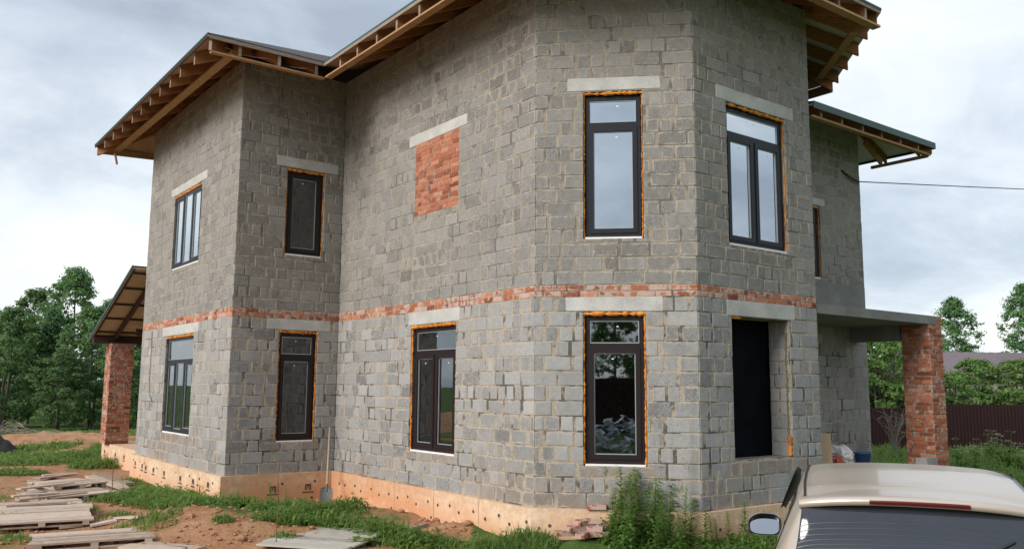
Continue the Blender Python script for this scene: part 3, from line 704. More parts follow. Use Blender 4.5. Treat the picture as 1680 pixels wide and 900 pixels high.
# narrow second plank along the roof edge, seen between shingles and tails
eaveboard((-1.17, -1.075, ZE + .03), (7.31, -1.075, ZE + .03), 0.02, 0.05, 'darkwood'); eaveboard((7.335, -1.05, ZE + .03), (7.335, 1.0, ZE + .03), 0.02, 0.06, 'oldboard'); eaveboard((7.33, 1.0, ZE + .03), (m[1][0], m[1][1] - .025, ZE + .03), 0.02, 0.055, 'oldboard')
eaveboard((m[2][0] + .02, m[2][1], ZE + .03), (m[3][0] + .02, m[3][1], ZE + .03), 0.02, 0.055, 'oldboard')
eaveboard((13.0, 7.3, 6.20), (13.0, 11.3, 6.20), 0.10, 0.035); eaveboard((13.0, 11.28, 6.20), (11.8, 11.28, 6.20), 0.05, 0.06, 'board'); eaveboard((12.2, 11.0, 6.20), (12.2, 10.4, 6.52), 0.05, 0.12, 'rafter')
# sagging strip of membrane in the hip-end eave
b = MB(); rows = [[], []]
for k in range(13):
    t = k / 12; y = -0.75 + 1.75 * t; z = 7.24 - 0.05 * abs(math.sin(t * math.pi * 2.4)) - .02 * t
    rows[0].append((7.17, y, z)); rows[1].append((7.25, y + .02, z - 0.035))
b.grid(rows); b.build('membrane_strip', MT['membrane'], wing_roof)

# ------------------------------------------------------------------ porches
def brick_pillar(x0, x1, y0, y1, z0, z1, pink, mt='brick'):
    b = MB()
    for a, c in (((x0, y0), (x1, y0)), ((x1, y0), (x1, y1)), ((x1, y1), (x0, y1)), ((x0, y1), (x0, y0))):
        w = Wall(a, c); lay(b, w, 0, w.L, z0, z1, [], 0.075, 0.25, 0.12, 0.026, brick_tone(pink), False, 0.002, 0.004, 0.003, 0.014)
    p = b.build('brick_pillar', MT[mt], house); c = MB(); c.box(x0 + .009, x1 - .009, y0 + .009, y1 - .009, z0, z1 + .004); c.build('mortar', MT['mortar'], p)
brick_pillar(-4.2, -3.62, 0.12, 0.70, 0.0, 2.66, 0.9); brick_pillar(-4.2, -3.62, 5.0, 5.58, 0.0, 2.66, 0.35)
b = MB(); b.box(-4.5, -0.085, 0.24, 6.0, -0.75, 0.0); b.build('porch_foundation', MT['foundation'], house)
w = Wall((-4.5, 0.24), (0, 0.24))
for u in (0.4, 1.6, 2.5, 3.5): logo(w, u, -0.22, 0.11)
for u, z in ((1.5, -.42), (2.4, -.44), (3.4, -.43)): dowel(w, u, z)
SP = 0.36; porch_z = lambda x: 4.27 + SP * x
b = MB(); P = [(-4.4, -0.3), (-0.02, -0.3), (-0.02, 6.4), (-4.4, 6.4)]
b.quad([(x, y, porch_z(x) + .03) for x, y in P]); b.quad([(x, y, porch_z(x)) for x, y in P][::-1])
for i in range(4): p, q = P[i], P[(i + 1) % 4]; b.quad([(*p, porch_z(p[0])), (*q, porch_z(q[0])), (*q, porch_z(q[0]) + .03), (*p, porch_z(p[0]) + .03)])
porch = b.build('porch_roof', MT['beige'], house)
b = MB(); b.quad([(x, y, porch_z(x) + .07) for x, y in P]); b.quad([(x, y, porch_z(x) + .032) for x, y in P][::-1])
for i in range(4): p, q = P[i], P[(i + 1) % 4]; b.quad([(*p, porch_z(p[0]) + .032), (*q, porch_z(q[0]) + .032), (*q, porch_z(q[0]) + .07), (*p, porch_z(p[0]) + .07)])
b.build('shingles', MT['shingle'], porch)
b = MB(); b.beam((-4.42, -.312, porch_z(-4.42) + .075), (-.02, -.312, porch_z(0) + .075), .015, .06); b.build('drip_edge', MT['green'], porch)
for y in (-0.27, 0.25, 0.95, 1.8, 2.6, 3.4, 4.2, 5.0, 5.8):
    b = MB(); b.beam((-4.3, y, porch_z(-4.3)), (-0.03, y, porch_z(0)), .06, .05 if y < 0 else .15); b.build('rafter', MT['darkwood'], porch)
for x in (-3.6, -2.75, -1.9, -1.0, -.2):
    b = MB(); b.beam((x, -.25, porch_z(x) - .002), (x, 6.2, porch_z(x) - .002), .07, .045); b.build('batten', MT['darkwood'], porch)
b = MB(); b.box(-3.98, -3.83, -0.28, 6.2, 2.665, 2.84); b.build('beam', MT['darkwood'], porch)
for x, z in ((-2.9, 2.95), (-1.9, 3.2)):
    b = MB(); b.box(x - .06, x + .06, .55, 6.2, z - .1, z + .08); b.build('beam', MT['darkwood'], porch)
# entrance porch on the right: concrete slab carried by a beam and a brick pillar
F, G2, G = PT['F'], PT['G2'], PT['G']
b = MB(); b.prism([(F[0] - .003, F[1] + .012), (F[0] - .003, 10.02), (G[0] + .006, 10.02), (G2[0] + .006, G2[1])], 2.735, 2.885); b.build('porch_slab', MT['darkconcrete'], house)
b = MB(); b.box(G[0] + .01, F[0] - .55, 9.76, 10.0, 2.47, 2.733); b.build('beam', MT['darkconcrete'], house)
brick_pillar(F[0] - .52, F[0] - .01, 9.74, 10.2, -0.35, 2.732, 0.7)
b = MB(); w = Wall((F[0] - .01, 10.03), (F[0] - .01, 10.2)); w2 = Wall((F[0] - .01, 10.2), (F[0] - .52, 10.2))
for ww in (w, w2): lay(b, ww, 0, ww.L, 2.737, 2.885, [], .074, .25, .12, .012, brick_tone(.1), False, .002, .004, .003, .014)
b.box(F[0] - .52, F[0] - .02, 10.04, 10.19, 2.737, 2.88); b.build('brick_cap', MT['brick'], house)
b = MB(); b.prism([(F[0] + .05, F[1] + .08), (F[0] + .05, 10.3), (G[0] + .08, 10.3), (G2[0] + .08, G2[1] + .05)], -0.7, 0.05); b.build('porch_floor', MT['darkconcrete'], house)
b = MB(); pts = [(0.9, -0.02, 2.75), (0.92, -.02, 2.3), (0.9, -.02, 1.7), (1.0, -.03, 1.35), (1.25, -.02, 1.2)]
b.tube(pts, .006, 5); b.build('loose_wire', MT['trim'], house)
# ------------------------------------------------------------------ overhead cable
b = MB(); p0 = hw(12.1, 9.85, 5.74); p1 = hw(12.13, 9.95, 5.68); p2 = hw(12.14, 10.17, 5.64); p3 = deep(2300, 318, 52)
b.tube([hw(12.09, 9.7, 5.8), p0, p1, p2], .02, 6)
pts = [p2.lerp(p3, k / 24) - Vector((0, 0, 0.9 * (k / 24) * (1 - k / 24) * 4 * .25)) for k in range(25)]; b.tube(pts, .011, 5)
b.build('power_cable', MT['trim'], None, 'thin black overhead cable running from the house corner across the sky', 'cable')

# ------------------------------------------------------------------ fences and the neighbour's house
def corrugated(name, a, c, h, label, group=None, step_at=None, step=0.0):
    a = Vector((a.x, a.y, 0)); c = Vector((c.x, c.y, 0)); d = (c - a); L = d.length; d.normalize(); n = Vector((-d.y, d.x, 0))
    root = empty(name, a, label, 'fence', group); b = MB(); x = 0; pr = []
    pat = [(0, 0), (0.05, 0), (0.065, .022), (0.10, .022), (0.115, 0)]
    while x < L:
        for q, o_ in pat: pr.append((x + q, o_))
        x += 0.13
    lo, hi = [], []
    for q, o_ in pr:
        hh = h + (step if step_at and q > step_at else 0); p = d * q + n * o_
        lo.append(p + Vector((0, 0, 0.06))); hi.append(p + Vector((0, 0, hh)))
    b.grid([lo, hi], smooth=False); b.build('metal_sheet', MT['fence'], root)
    x = 0.2
    while x < L:
        p = MB(); q = d * x + n * .06; p.box(q.x - .03, q.x + .03, q.y - .03, q.y + .03, 0, h - .05); p.build('post', MT['fence'], root); x += 2.6
    p = MB(); 
    for z in (0.4, h - .3): p.beam(d * 0 + n * .045 + Vector((0, 0, z)), d * L + n * .045 + Vector((0, 0, z)), .03, .04)
    p.build('rail', MT['fence'], root)
fa, fb = deep(1340, 745, 28.6), deep(1900, 742, 30.6)
corrugated('metal_fence', fa, fb, 1.47, 'dark brown corrugated metal fence behind the entrance porch pillar', step_at=4.75, step=0.13)
nb = deep(1700, 640, 46); nb.z = 0
nh = empty('neighbour_house', nb, 'low neighbouring house with a purplish brown metal roof beyond the fence', 'house', rz=0.05)
b = MB(); b.box(-5.2, 9, 0, 8, 0, 2.7); b.build('wall', MT['render'], nh)
b = MB(); n = 60; rows = []
for z, y in ((2.75, -0.7), (4.25, 4.0)):
    rows.append([(-5.6 + 15 * k / n, y, z + .03 * (k % 2)) for k in range(n + 1)])
b.grid(rows, smooth=False); b.grid([[(p[0], 8 - p[1], p[2]) for p in r] for r in rows], smooth=False)
for x in (-5.6, 9.4): b.quad([(x, -.7, 2.72), (x, 8.7, 2.72), (x, 4, 4.22)])
b.build('roof', MT['roofmetal'], nh)
b = MB(); b.box(-2, -.8, -.06, 0.0, 1.0, 2.2); b.build('window', MT['carglass'], nh)

# ------------------------------------------------------------------ trees and bushes
def leaf_quad(b, p, size, nrm, tone):
    a = nrm.orthogonal().normalized(); a = Matrix.Rotation(U(0, 6.28), 3, nrm) @ a; c = nrm.cross(a)
    l, w_ = size * U(.7, 1.3), size * U(.38, .6)
    b.quad([p - a * l * .5, p + c * w_ * .5 + nrm * w_ * .12, p + a * l * .5, p - c * w_ * .5 + nrm * w_ * .12], (tone, tone, tone, 1))
def rdir():
    while 1:
        v = Vector((U(-1, 1), U(-1, 1), U(-1, 1)))
        if 0.05 < v.length < 1: return v.normalized()
def crown_mesh(name, h, r, base, clumps, per, leaf, mt, shape='oval', csize=0.22):
    b = MB(); ph = U(0, 20)
    for k in range(clumps):
        t = R() ** (0.85); z = base + (h - base) * t
        if shape == 'oval': rr = r * math.sin(math.pi * min(0.97, 0.16 + 0.82 * t)) ** 0.75
        elif shape == 'spire': rr = r * (1.03 - t) ** 0.8
        else: rr = r * math.sqrt(max(0.03, 1 - (t * 1.0) ** 2.2))
        a = U(0, 6.283); rr *= 0.84 + 0.75 * noise.noise((math.cos(a) * 1.6 + ph, math.sin(a) * 1.6, z * 0.55))
        q = math.sqrt(U(0.38, 1.0)); c = Vector((math.cos(a) * rr * q, math.sin(a) * rr * q, z))
        cs = h * csize * U(.22, .8) * .46; tone0 = max(0, min(1, random.gauss(.48, .20)))
        for i in range(per):
            d = rdir(); p = c + Vector((d.x, d.y, d.z * .62)) * cs * (R() ** .5)
            n = (d + Vector((0, 0, .7)) + rdir() * .6).normalized()
            leaf_quad(b, p, leaf * U(.7, 1.3), n, max(0, min(1, tone0 + U(-.18, .18))))
    return b.mesh(name, MT[mt])
def trunk_mesh(name, h, r0, r, base, mt, limbs=9, stems=1):
    b = MB()
    for s_ in range(stems):
        ox, oy = (0, 0) if stems == 1 else (U(-.3, .3), U(-.3, .3)); pts = []; rad = []
        for k in range(9):
            t = k / 8; pts.append(Vector((ox * (1 + t * 2) + .03 * h * noise.noise((t * 2, s_, h)), oy * (1 + t * 2) + .03 * h * noise.noise((t * 2, 9, s_ + h)), h * .93 * t - .1))); rad.append(r0 * (1 - t) ** .8 + .012)
        b.tube(pts, rad, 7)
        for i in range(limbs):
            t = U(.25, .85); k = int(t * 8); p = pts[k].lerp(pts[k + 1], t * 8 - k); a = U(0, 6.283); ln = r * U(.5, .95) * (1.1 - t * .6)
            q = [p + Vector((math.cos(a) * ln * u, math.sin(a) * ln * u, ln * (.55 * u + .15 * u * u))) for u in (0, .35, .7, 1)]
            b.tube(q, [r0 * (1 - t) * .55 + .01, r0 * (1 - t) * .35 + .008, .014, .006], 5)
    return b.mesh(name, MT[mt])
KIND = {}
def tree_kind(key, *a, trunk):
    KIND[key] = (trunk_mesh(key + '_trunk', a[0], trunk[0], a[1], a[2], trunk[1], *trunk[2:]), crown_mesh(key + '_crown', *a))
tree_kind('tall', 12.0, 3.0, 1.8, 280, 56, .25, 'leaf_forest', 'oval', .20, trunk=(.17, 'bark'))
tree_kind('tall2', 11.0, 2.7, 1.2, 250, 56, .25, 'leaf_forest', 'oval', .21, trunk=(.15, 'bark'))
tree_kind('spire', 11.0, 2.6, 0.6, 320, 58, .22, 'leaf_deep', 'spire', .17, trunk=(.16, 'bark', 14))
tree_kind('young', 8.0, 2.3, 0.6, 240, 60, .22, 'leaf_forest', 'oval', .24, trunk=(.10, 'bark', 8, 2))
tree_kind('birch', 8.0, 1.5, 1.2, 230, 52, .17, 'leaf_forest', 'oval', .20, trunk=(.10, 'birch'))
tree_kind('bush', 3.4, 1.8, 0.3, 170, 46, .17, 'leaf_bush', 'dome', .30, trunk=(.05, 'bark', 7, 4))
def tree(key, pos, h, label, name='tree', cat='tree', group=None, wide=1.0):
    base_h = {'tall': 12, 'tall2': 11, 'spire': 11, 'young': 8, 'birch': 8, 'bush': 3.4}[key]; s = h / base_h
    o_ = empty(name, (pos.x, pos.y, 0), label, cat, group, U(0, 6.28)); o_.scale = (s * wide, s * wide, s)
    put('trunk', KIND[key][0], o_); put('crown', KIND[key][1], o_)
LG = 'trees at the edge of the wood'
for key, px, y, h, wd, lb in (
    ('tall', 112, 44, 7.9, 1.0, 'tallest leafy tree of the wood left of the house, rounded green crown'),
    ('tall2', 48, 45, 6.9, 1.1, 'second tallest leafy tree, standing just left of the tallest one'),
    ('young', 150, 41, 5.6, 1.0, 'bushy tree low in front of the tallest tree'),
    ('spire', 205, 44, 6.8, 1.0, 'dark pointed tree rising behind the brick porch pillar'),
    ('young', 8, 41, 5.6, 1.1, 'shorter rounded tree at the left edge of the wood'),
    ('tall2', -30, 46, 6.2, 1.0, 'leafy tree cut by the left picture edge'),
    ('spire', 80, 42, 5.6, 1.1, 'dark conical young tree between the two tallest trees'),
    ('young', 240, 46, 5.8, 1.2, 'green tree mostly hidden behind the left porch'),
    ('tall', 180, 50, 6.9, 1.0, 'back-row tree seen between the tallest tree and the pointed one'),
    ('young', 30, 50, 5.6, 1.2, 'back-row tree in the gap at the far left of the wood'),
    ('young', 100, 39, 3.6, 1.3, 'low leafy thicket tree at the foot of the tallest tree'),
    ('young', 215, 40, 4.0, 1.3, 'low leafy thicket tree behind the left brick pillar')):
    tree(key, deep(px, 640, y), h, lb, group=LG, wide=wd)
RG = 'trees beyond the brown fence'
for key, px, y, h, wd, lb in (
    ('birch', 1572, 58, 8.3, 1.1, 'slender airy birch standing alone above the neighbouring roof'),
    ('birch', 1690, 56, 9.0, 1.0, 'airy birch cut by the right picture edge'),
    ('bush', 1452, 33, 4.0, 1.0, 'bright green bush over the fence left of the entrance pillar'),
    ('bush', 1405, 35, 3.9, 1.0, 'bright green bush mostly hidden by the recessed house wall'),
    ('bush', 1500, 36, 3.6, 1.0, 'bright green bush directly behind the entrance pillar'),
    ('bush', 1602, 38, 3.35, 1.1, 'round green bush below the neighbouring roof, nearest the pillar'),
    ('bush', 1668, 37, 3.3, 1.1, 'round green bush below the neighbouring roof at the right edge'),
    ('bush', 1556, 35, 2.7, 1.0, 'smallest green bush peeping over the fence just right of the pillar'),
    ('young', 1480, 60, 5.5, 1.1, 'distant leafy tree seen under the entrance porch slab')):
    tree(key, deep(px, 640, y), h, lb, name='bush' if key == 'bush' else 'tree', cat='bush' if key == 'bush' else 'tree', group=RG if key != 'bush' else 'bushes behind the brown fence', wide=wd)
# plot across the way, mirrored in the lower windows
corrugated('metal_fence', Vector((14, -15, 0)), Vector((-18, -15.5, 0)), 2.5, 'dark corrugated fence of the plot opposite, mirrored in the lower windows')
for i, (x, y, h, k, lb) in enumerate(((-9, -19, 9, 'tall', 'tall leafy tree of the opposite plot, mirrored in the window by the shovel corner'), (-3.5, -20, 7.5, 'tall2', 'leafy tree of the opposite plot mirrored at the left of the bay window'), (2.5, -19, 8, 'young', 'bushy tree of the opposite plot mirrored in the middle of the bay window'), (-16, -17, 9, 'tall2', 'leafy tree of the opposite plot mirrored in the left wing windows'), (8, -20, 8, 'tall', 'leafy tree of the opposite plot mirrored at the right of the bay window'))):
    tree(k, Vector((x, y, 0)), h, lb, group='trees of the opposite plot')
b = MB()
for k in range(130):
    a = U(0, 6.28); r = 1.7 * math.sqrt(R()); p = Vector((-1.1 + r * math.cos(a), -5.2 + r * math.sin(a) * .7, max(0.02, 1.15 * (1 - (r / 1.8) ** 1.4)))); s = U(.16, .34)
    pts = []
    for j in range(6):
        pts.append(p + Vector((U(-s, s), U(-s, s), U(-s * .5, s * .5))))
    b.quad(pts[:4]); b.quad([pts[0], pts[2], pts[4], pts[5]])
b.build('film_heap', MT['film'], None, 'crumpled heap of pale plastic film mirrored in the lower bay window', 'rubbish heap')

# ------------------------------------------------------------------ ground cover
def blade(b, p, h, lean, w_, tone):
    d = Vector((math.cos(lean), math.sin(lean), 0)); s_ = Vector((-d.y, d.x, 0)) * w_; m_ = p + d * h * .12 + Vector((0, 0, h * .55)); t = p + d * h * U(.25, .6) + Vector((0, 0, h * U(.8, 1)))
    k = len(b.v); b.v += [tuple(p - s_), tuple(p + s_), tuple(m_ + s_ * .8), tuple(m_ - s_ * .8), tuple(t)]; b.c += [(tone,) * 3 + (1,)] * 5
    b.f += [(k, k + 1, k + 2, k + 3), (k + 3, k + 2, k + 4)]; b.m += [0, 0]; b.sm += [False, False]
def leafblade(b, p, d, l, w_, droop, tone, up=None):
    """one plant leaf: three segments along a drooping midrib, slightly folded"""
    d = d.normalized(); up = up or Vector((0, 0, 1)); side = d.cross(up)
    if side.length < .05: side = Vector((1, 0, 0))
    side.normalize(); nrm = side.cross(d); pts = []
    for t, ww in ((0, .12), (.3, .85), (.62, 1), (1, .04)):
        c = p + d * l * t - Vector((0, 0, 1)) * droop * l * t * t; pts.append((c - side * w_ * ww * .5 + nrm * w_ * .15 * ww, c, c + side * w_ * ww * .5 + nrm * w_ * .15 * ww))
    k = len(b.v); cc = (tone,) * 3 + (1,)
    for r in pts:
        for q in r: b.v.append(tuple(q)); b.c.append(cc)
    for i in range(3):
        for j in range(2): b.f.append((k + i * 3 + j, k + i * 3 + j + 1, k + i * 3 + 4 + j, k + i * 3 + 3 + j)); b.m.append(0); b.sm.append(True)
gb, lb_ = MB(), MB()
def clump(p, rx, ry, h, ng, nl, lsize=.09):
    ax = Vector((p.x, p.y, 0)).normalized() if p.length > 0 else Vector((0, 1, 0)); rt = Vector((ax.y, -ax.x, 0))
    for k in range(ng + nl):
        a = U(0, 6.283); r = math.sqrt(R()); q = p + rt * rx * r * math.cos(a) + ax * ry * r * math.sin(a)
        hq = HI @ Vector((q.x, q.y, 0))
        if inside_house(hq.x, hq.y): continue
        g = gz(q.x, q.y); f = (1 - .6 * r * r) * U(.5, 1.1); n = .5 + .5 * noise.noise((q.x * 1.5, q.y * 1.5, 5))
        if k < ng: blade(gb, Vector((q.x, q.y, g - .01)), h * f, U(0, 6.28), .004 + .0006 * p.length, max(0, min(1, .3 + .5 * n + U(-.25, .25))))
        else:
            z = g + h * f * .8 * R(); d = Vector((math.cos(U(0, 6.28)), math.sin(U(0, 6.28)), U(.1, .9)))
            leafblade(lb_, Vector((q.x, q.y, z)), d, lsize * U(.6, 1.4), lsize * U(.3, .55), U(.1, .6), max(0, min(1, .25 + .5 * n + U(-.25, .25))))
fpoly = offset_poly(inner, .09)
def inside_house(x, y):
    c = False; n = len(fpoly)
    if -4.5 < x < 0 and .2 < y < 6: return True
    for i in range(n):
        (x0, y0), (x1, y1) = fpoly[i], fpoly[i - 1]
        if (y0 > y) != (y1 > y) and x < (x1 - x0) * (y - y0) / (y1 - y0) + x0: c = not c
    return c
def CL(px, py, *a): clump(at(px, py), *a)
for px, py in ((215, 822), (240, 812), (255, 828), (280, 818), (300, 833), (318, 822), (335, 832)): CL(px, py, .55, .5, .30, 150, 330, .10)
for px, py, h in ((362, 835, .34), (400, 838, .36), (440, 848, .34), (475, 842, .30), (500, 858, .36), (535, 868, .34), (560, 852, .30), (585, 872, .34), (460, 870, .30), (620, 880, .30), (655, 889, .26), (690, 893, .22)): CL(px, py, .42, .45, h, 150, 330, .10)
for px, py, h in ((735, 896, .16), (785, 905, .22), (815, 908, .20), (842, 908, .34), (868, 908, .36), (884, 910, .30)): CL(px, py, .26, .3, h, 420, 60, .08)
for px in range(1012, 1320, 22): CL(px, U(900, 912), .34, .45, U(.26, .42), 200, 340, .10)
for px, py, rx, ry, h in ((85, 752, 2.2, 1.0, .30), (40, 762, 1.3, .8, .26), (140, 752, 1.2, .8, .35), (15, 778, .8, .6, .2), (60, 742, 1.3, .7, .25), (182, 745, .6, 1.2, .5), (160, 765, .7, .7, .4), (195, 716, 1.0, 2.0, .4), (120, 715, 4, 1.0, .3), (50, 714, 3, .8, .25), (235, 726, 1.0, 2.5, .4)): CL(px, py, rx, ry, h, int(330 * rx * ry + 200), int(260 * rx * ry + 150), .14)
for px, py, rx, ry in ((10, 855, .35, .3), (190, 850, .3, .3), (225, 868, .3, .25), (255, 880, .3, .3), (20, 885, .35, .3), (270, 868, .25, .2), (130, 838, .3, .3), (170, 822, .4, .3), (365, 880, .15, .15), (300, 855, .15, .15), (465, 892, .2, .2), (210, 790, .3, .3)): CL(px, py, rx, ry, .16, 110, 70, .06)
for k in range(42):
    px = U(1425, 1720); y = U(19, 28); q = deep(px, 700, y); q.z = 0; clump(q, 1.0, 1.0, U(.3, .6), 210, 190, .16)
for k in range(160):                                     # thin tufts everywhere the ground is green
    q = Vector((U(-30, 22), U(20, 45), 0)) if k % 2 else Vector((U(-11, 3), U(9, 20), 0))
    if grassy(q.x, q.y) > .62: clump(q, .8, .7, .16 if q.y > 20 else .10, 120, 20, .07)
gb.build('grass', MT['grass'], kind='stuff'); lb_.build('ground_cover', MT['leaf_weed'], kind='stuff')

# individual weeds
def weed_mesh(h, n, l, w_, lean=.1, tip=True):
    b = MB(); sx, sy = U(-lean, lean), U(-lean, lean); P = lambda t: Vector((sx * h * t * t + .01 * math.sin(t * 9), sy * h * t * t, h * t))
    b.tube([P(t / 6) for t in range(7)], [.006 * (1.1 - t / 6) + .0015 for t in range(7)], 5, (.4, .4, .4, 1))
    for k in range(n):
        t = .06 + .94 * (k + R()) / n; a = k * 2.4 + U(-.4, .4); s_ = (1.15 - .75 * t) * U(.75, 1.2)
        leafblade(b, P(t), Vector((math.cos(a), math.sin(a), U(.35, 1.0))), l * s_, w_ * s_, U(.25, .7), max(0, min(1, .25 + .5 * t + U(-.25, .25))))
    return b.mesh('tall_weed', MT['leaf_weed'])
WEEDS = [weed_mesh(1.0, 95, .20, .058), weed_mesh(.85, 85, .19, .06), weed_mesh(1.1, 100, .19, .052), weed_mesh(.6, 44, .14, .045)]
def weed(i, px, py, h, label):
    p = at(px, py); base = (1.0, .85, 1.1, .6)[i]; o_ = put('tall_weed', WEEDS[i], None, label, 'weed', 'tall weeds along the bay foundation', None, (p.x, p.y, gz(p.x, p.y) - .02), U(0, 6.28)); s_ = h / base; o_.scale = (s_ * 1.1, s_ * 1.1, s_)
WL = 'tall leafy weed in the green thicket before the bay foundation, left of the car'
for i, (px, py, h) in enumerate(((1008, 912, .72), (1022, 906, .95), (1038, 914, .88), (1052, 902, 1.0), (1066, 912, .80), (1080, 904, .95), (1094, 914, .78), (1108, 902, .92), (1124, 910, .86), (1140, 903, .70), (1156, 912, .62), (1178, 908, .5), (1198, 906, .55), (1030, 920, .7), (1075, 920, .66), (1115, 920, .6), (1004, 905, .62), (1016, 900, .85), (1046, 908, .92), (1072, 906, .9), (1100, 908, .78), (1132, 908, .66), (1148, 900, .58), (1168, 904, .5))): weed(i % 3, px, py, h, WL)
weed(1, 1222, 905, .66, 'slender weed standing alone below the deep open window'); weed(2, 1262, 908, .56, 'weed with upright tip next to the car wing mirror')
weed(3, 786, 908, .34, 'small sprout at the left end of the front grass strip'); weed(3, 822, 908, .30, 'small sprout in the middle of the front grass strip, left of the tall blades')
for i, (px, py, h) in enumerate(((470, 850, .42), (498, 862, .38), (608, 884, .40), (632, 886, .34), (668, 892, .36), (704, 897, .30))): weed(i % 3, px, py, h, 'knee-high leafy weed in the green strip along the orange foundation, left of the bay')
weed(3, 556, 862, .42, 'young weed just behind the grey board panel'); weed(3, 442, 845, .5, 'upright weed beside the rusty rod by the wall corner')
def dock_mesh(n, l, w_):
    b = MB()
    for k in range(n):
        a = k * 2.4; leafblade(b, Vector((0, 0, .02)), Vector((math.cos(a), math.sin(a), U(.6, 2.0))), l * U(.6, 1.1), w_ * U(.7, 1.1), U(.3, .8), U(.2, .8))
    return b.mesh('dock_plant', MT['leaf_weed'])
D1 = dock_mesh(16, .46, .15)
for px, py, s_, lb in ((352, 838, .8, 'broad-leaved dock plant at the corner of the peach foundation'), (392, 838, 1.15, 'largest broad-leaved dock plant before the orange foundation sheet'), (425, 848, .9, 'broad-leaved dock plant left of the printed foundation mark'), (512, 858, .7, 'low broad-leaved dock plant in front of the shovel'), (590, 896, .75, 'dark leafy dock plant growing over the grey board panel')):
    p = at(px, py); o_ = put('dock_plant', D1, None, lb, 'weed', 'dock plants along the foundation', None, (p.x, p.y, gz(p.x, p.y)), U(0, 6)); o_.scale = (s_,) * 3
b = MB()
for k in range(9):
    x, y, h = U(-.35, .35), U(-.25, .25), U(.9, 1.4); dx, dy = U(-.2, .2), U(-.1, .1); pts = [Vector((x + dx * t * t, y + dy * t, h * t)) for t in (0, .3, .6, .85, 1)]; b.tube(pts, [.004, .0035, .003, .0022, .0012], 4)
    for j in range(9): t = U(.7, 1); q = pts[3].lerp(pts[4], (t - .7) / .3); e = q + Vector((U(-.06, .06), U(-.06, .06), U(.02, .09))); b.tube([q, e], [.0012, .003], 3)
p = at(1135, 903); b.build('dry_stalks', MT['dry'], None, 'thin dry grass stalks rising above the weeds before the bay wall', 'dry grass', loc=(p.x, p.y, gz(p.x, p.y)))
# flowering weeds by the fence
def umbel_mesh():
    b = MB(); h = 1.0
    for k in range(4):
        a = U(0, 6.28); ln = U(.05, .32); hh = h * U(.7, 1.05); tip = Vector((math.cos(a) * ln, math.sin(a) * ln, hh)); b.tube([(0, 0, 0), tip * .5, tip], [.012, .009, .005], 5, (.5, .5, .5, 1))
        for j in range(15):
            q = tip + Vector((U(-.11, .11), U(-.11, .11), U(-.01, .045))); b.quad([q + Vector((.02, 0, 0)), q + Vector((0, .02, .004)), q - Vector((.02, 0, 0)), q - Vector((0, .028, -.004))], mi=1)
    for k in range(26): a = U(0, 6.28); leafblade(b, Vector((0, 0, U(.05, .7))), Vector((math.cos(a), math.sin(a), U(.2, 1))), U(.2, .36), U(.08, .14), U(.3, .7), U(.2, .9))
    return b.mesh('cow_parsley', [MT['leaf_weed'], MT['petal']])
UM = [umbel_mesh(), umbel_mesh()]
for k in range(13):
    p = deep(1572 + k * 9.5 + U(-6, 6), 700, U(20.5, 25)); o_ = put('cow_parsley', UM[k % 2], None, 'white-flowered cow parsley in the tall weeds before the brown fence', 'wildflower', 'cow parsley before the brown fence', None, (p.x, p.y, 0), U(0, 6)); o_.scale = (U(.5, 1.0),) * 3
b = MB()
for k in range(16):
    a = U(0, 6.28); ln = U(.2, .55); h = U(.8, 1.65); pts = [Vector((math.cos(a) * ln * t * t, math.sin(a) * ln * t * t, h * t)) for t in (0, .3, .6, .8, 1)]; b.tube(pts, [.016, .012, .009, .006, .003], 4)
    for j in range(5): q = pts[2].lerp(pts[4], R()); b.tube([q, q + Vector((U(-.25, .25), U(-.25, .25), U(.05, .3)))], [.006, .002], 3)
p = deep(1466, 700, 25.5); b.build('bare_shrub', MT['stub'], None, 'bare grey leafless shrub in front of the fence, seen under the porch', 'shrub', loc=(p.x, p.y, 0))

# ------------------------------------------------------------------ timber and rubbish on the clay
def plank(root, a, c, wd, th, mt, name='plank'):
    b = MB(); b.beam(a, c, wd, th, (U(0, 1),) * 3 + (1,), top=True); return b.build(name, MT[mt], root)
def pallet(bl, br, fl_, top, label, n=8, mt='pallet', gap=.018, legs=True, group='old wooden pallets on the clay', name='pallet', tilt=0.0):
    """pallet from three corners of its top: back left, back right, front left (photo pixels at height top)"""
    A_, B_, C_ = at(*bl, top), at(*br, top), at(*fl_, top); o_ = Vector((A_.x, A_.y, 0)); root = empty(name, (o_.x, o_.y, 0), label, 'pallet' if legs else 'board panel', group if legs else None)
    ex = (B_ - A_); ey = (C_ - A_); ey = ey - ex.normalized() * (ey.dot(ex.normalized())); L, W_ = ex.length, ey.length; ex.normalize(); ey.normalize(); st = W_ / n
    for k in range(n):
        y = (k + .5) * st; dz = U(-.006, .006); e0, e1 = U(-.03, .03), U(-.03, .03)
        plank(root, ex * e0 + ey * (y + U(-.006, .006)) + Vector((0, 0, top + dz + tilt * k)), ex * (L + e1) + ey * (y + U(-.01, .01)) + Vector((0, 0, top + dz + tilt * k)), st - gap, .024, mt)
    if legs:
        for t in (.06, .5, .94):
            plank(root, ex * L * t + Vector((0, 0, top - .024)), ex * L * t + ey * W_ + Vector((0, 0, top - .024)), .09, max(.05, top - .05 - gz(o_.x, o_.y)), mt, 'runner')
        for y in (.06, W_ - .06): plank(root, ey * y + Vector((0, 0, max(.035, gz(o_.x, o_.y) + .03))), ex * L + ey * y + Vector((0, 0, max(.035, gz(o_.x, o_.y) + .03))), .1, .022, mt)
pallet((53, 874), (246, 862), (80, 891), .11, 'nearest weathered pallet, lying flat on the bare clay', 6)
pallet((2, 832), (150, 825), (48, 856), .13, 'wide grey pallet behind the nearest one', 7)
pallet((-25, 825), (128, 816), (-12, 838), .11, 'half-hidden pallet cut by the left edge, second in the row', 6)
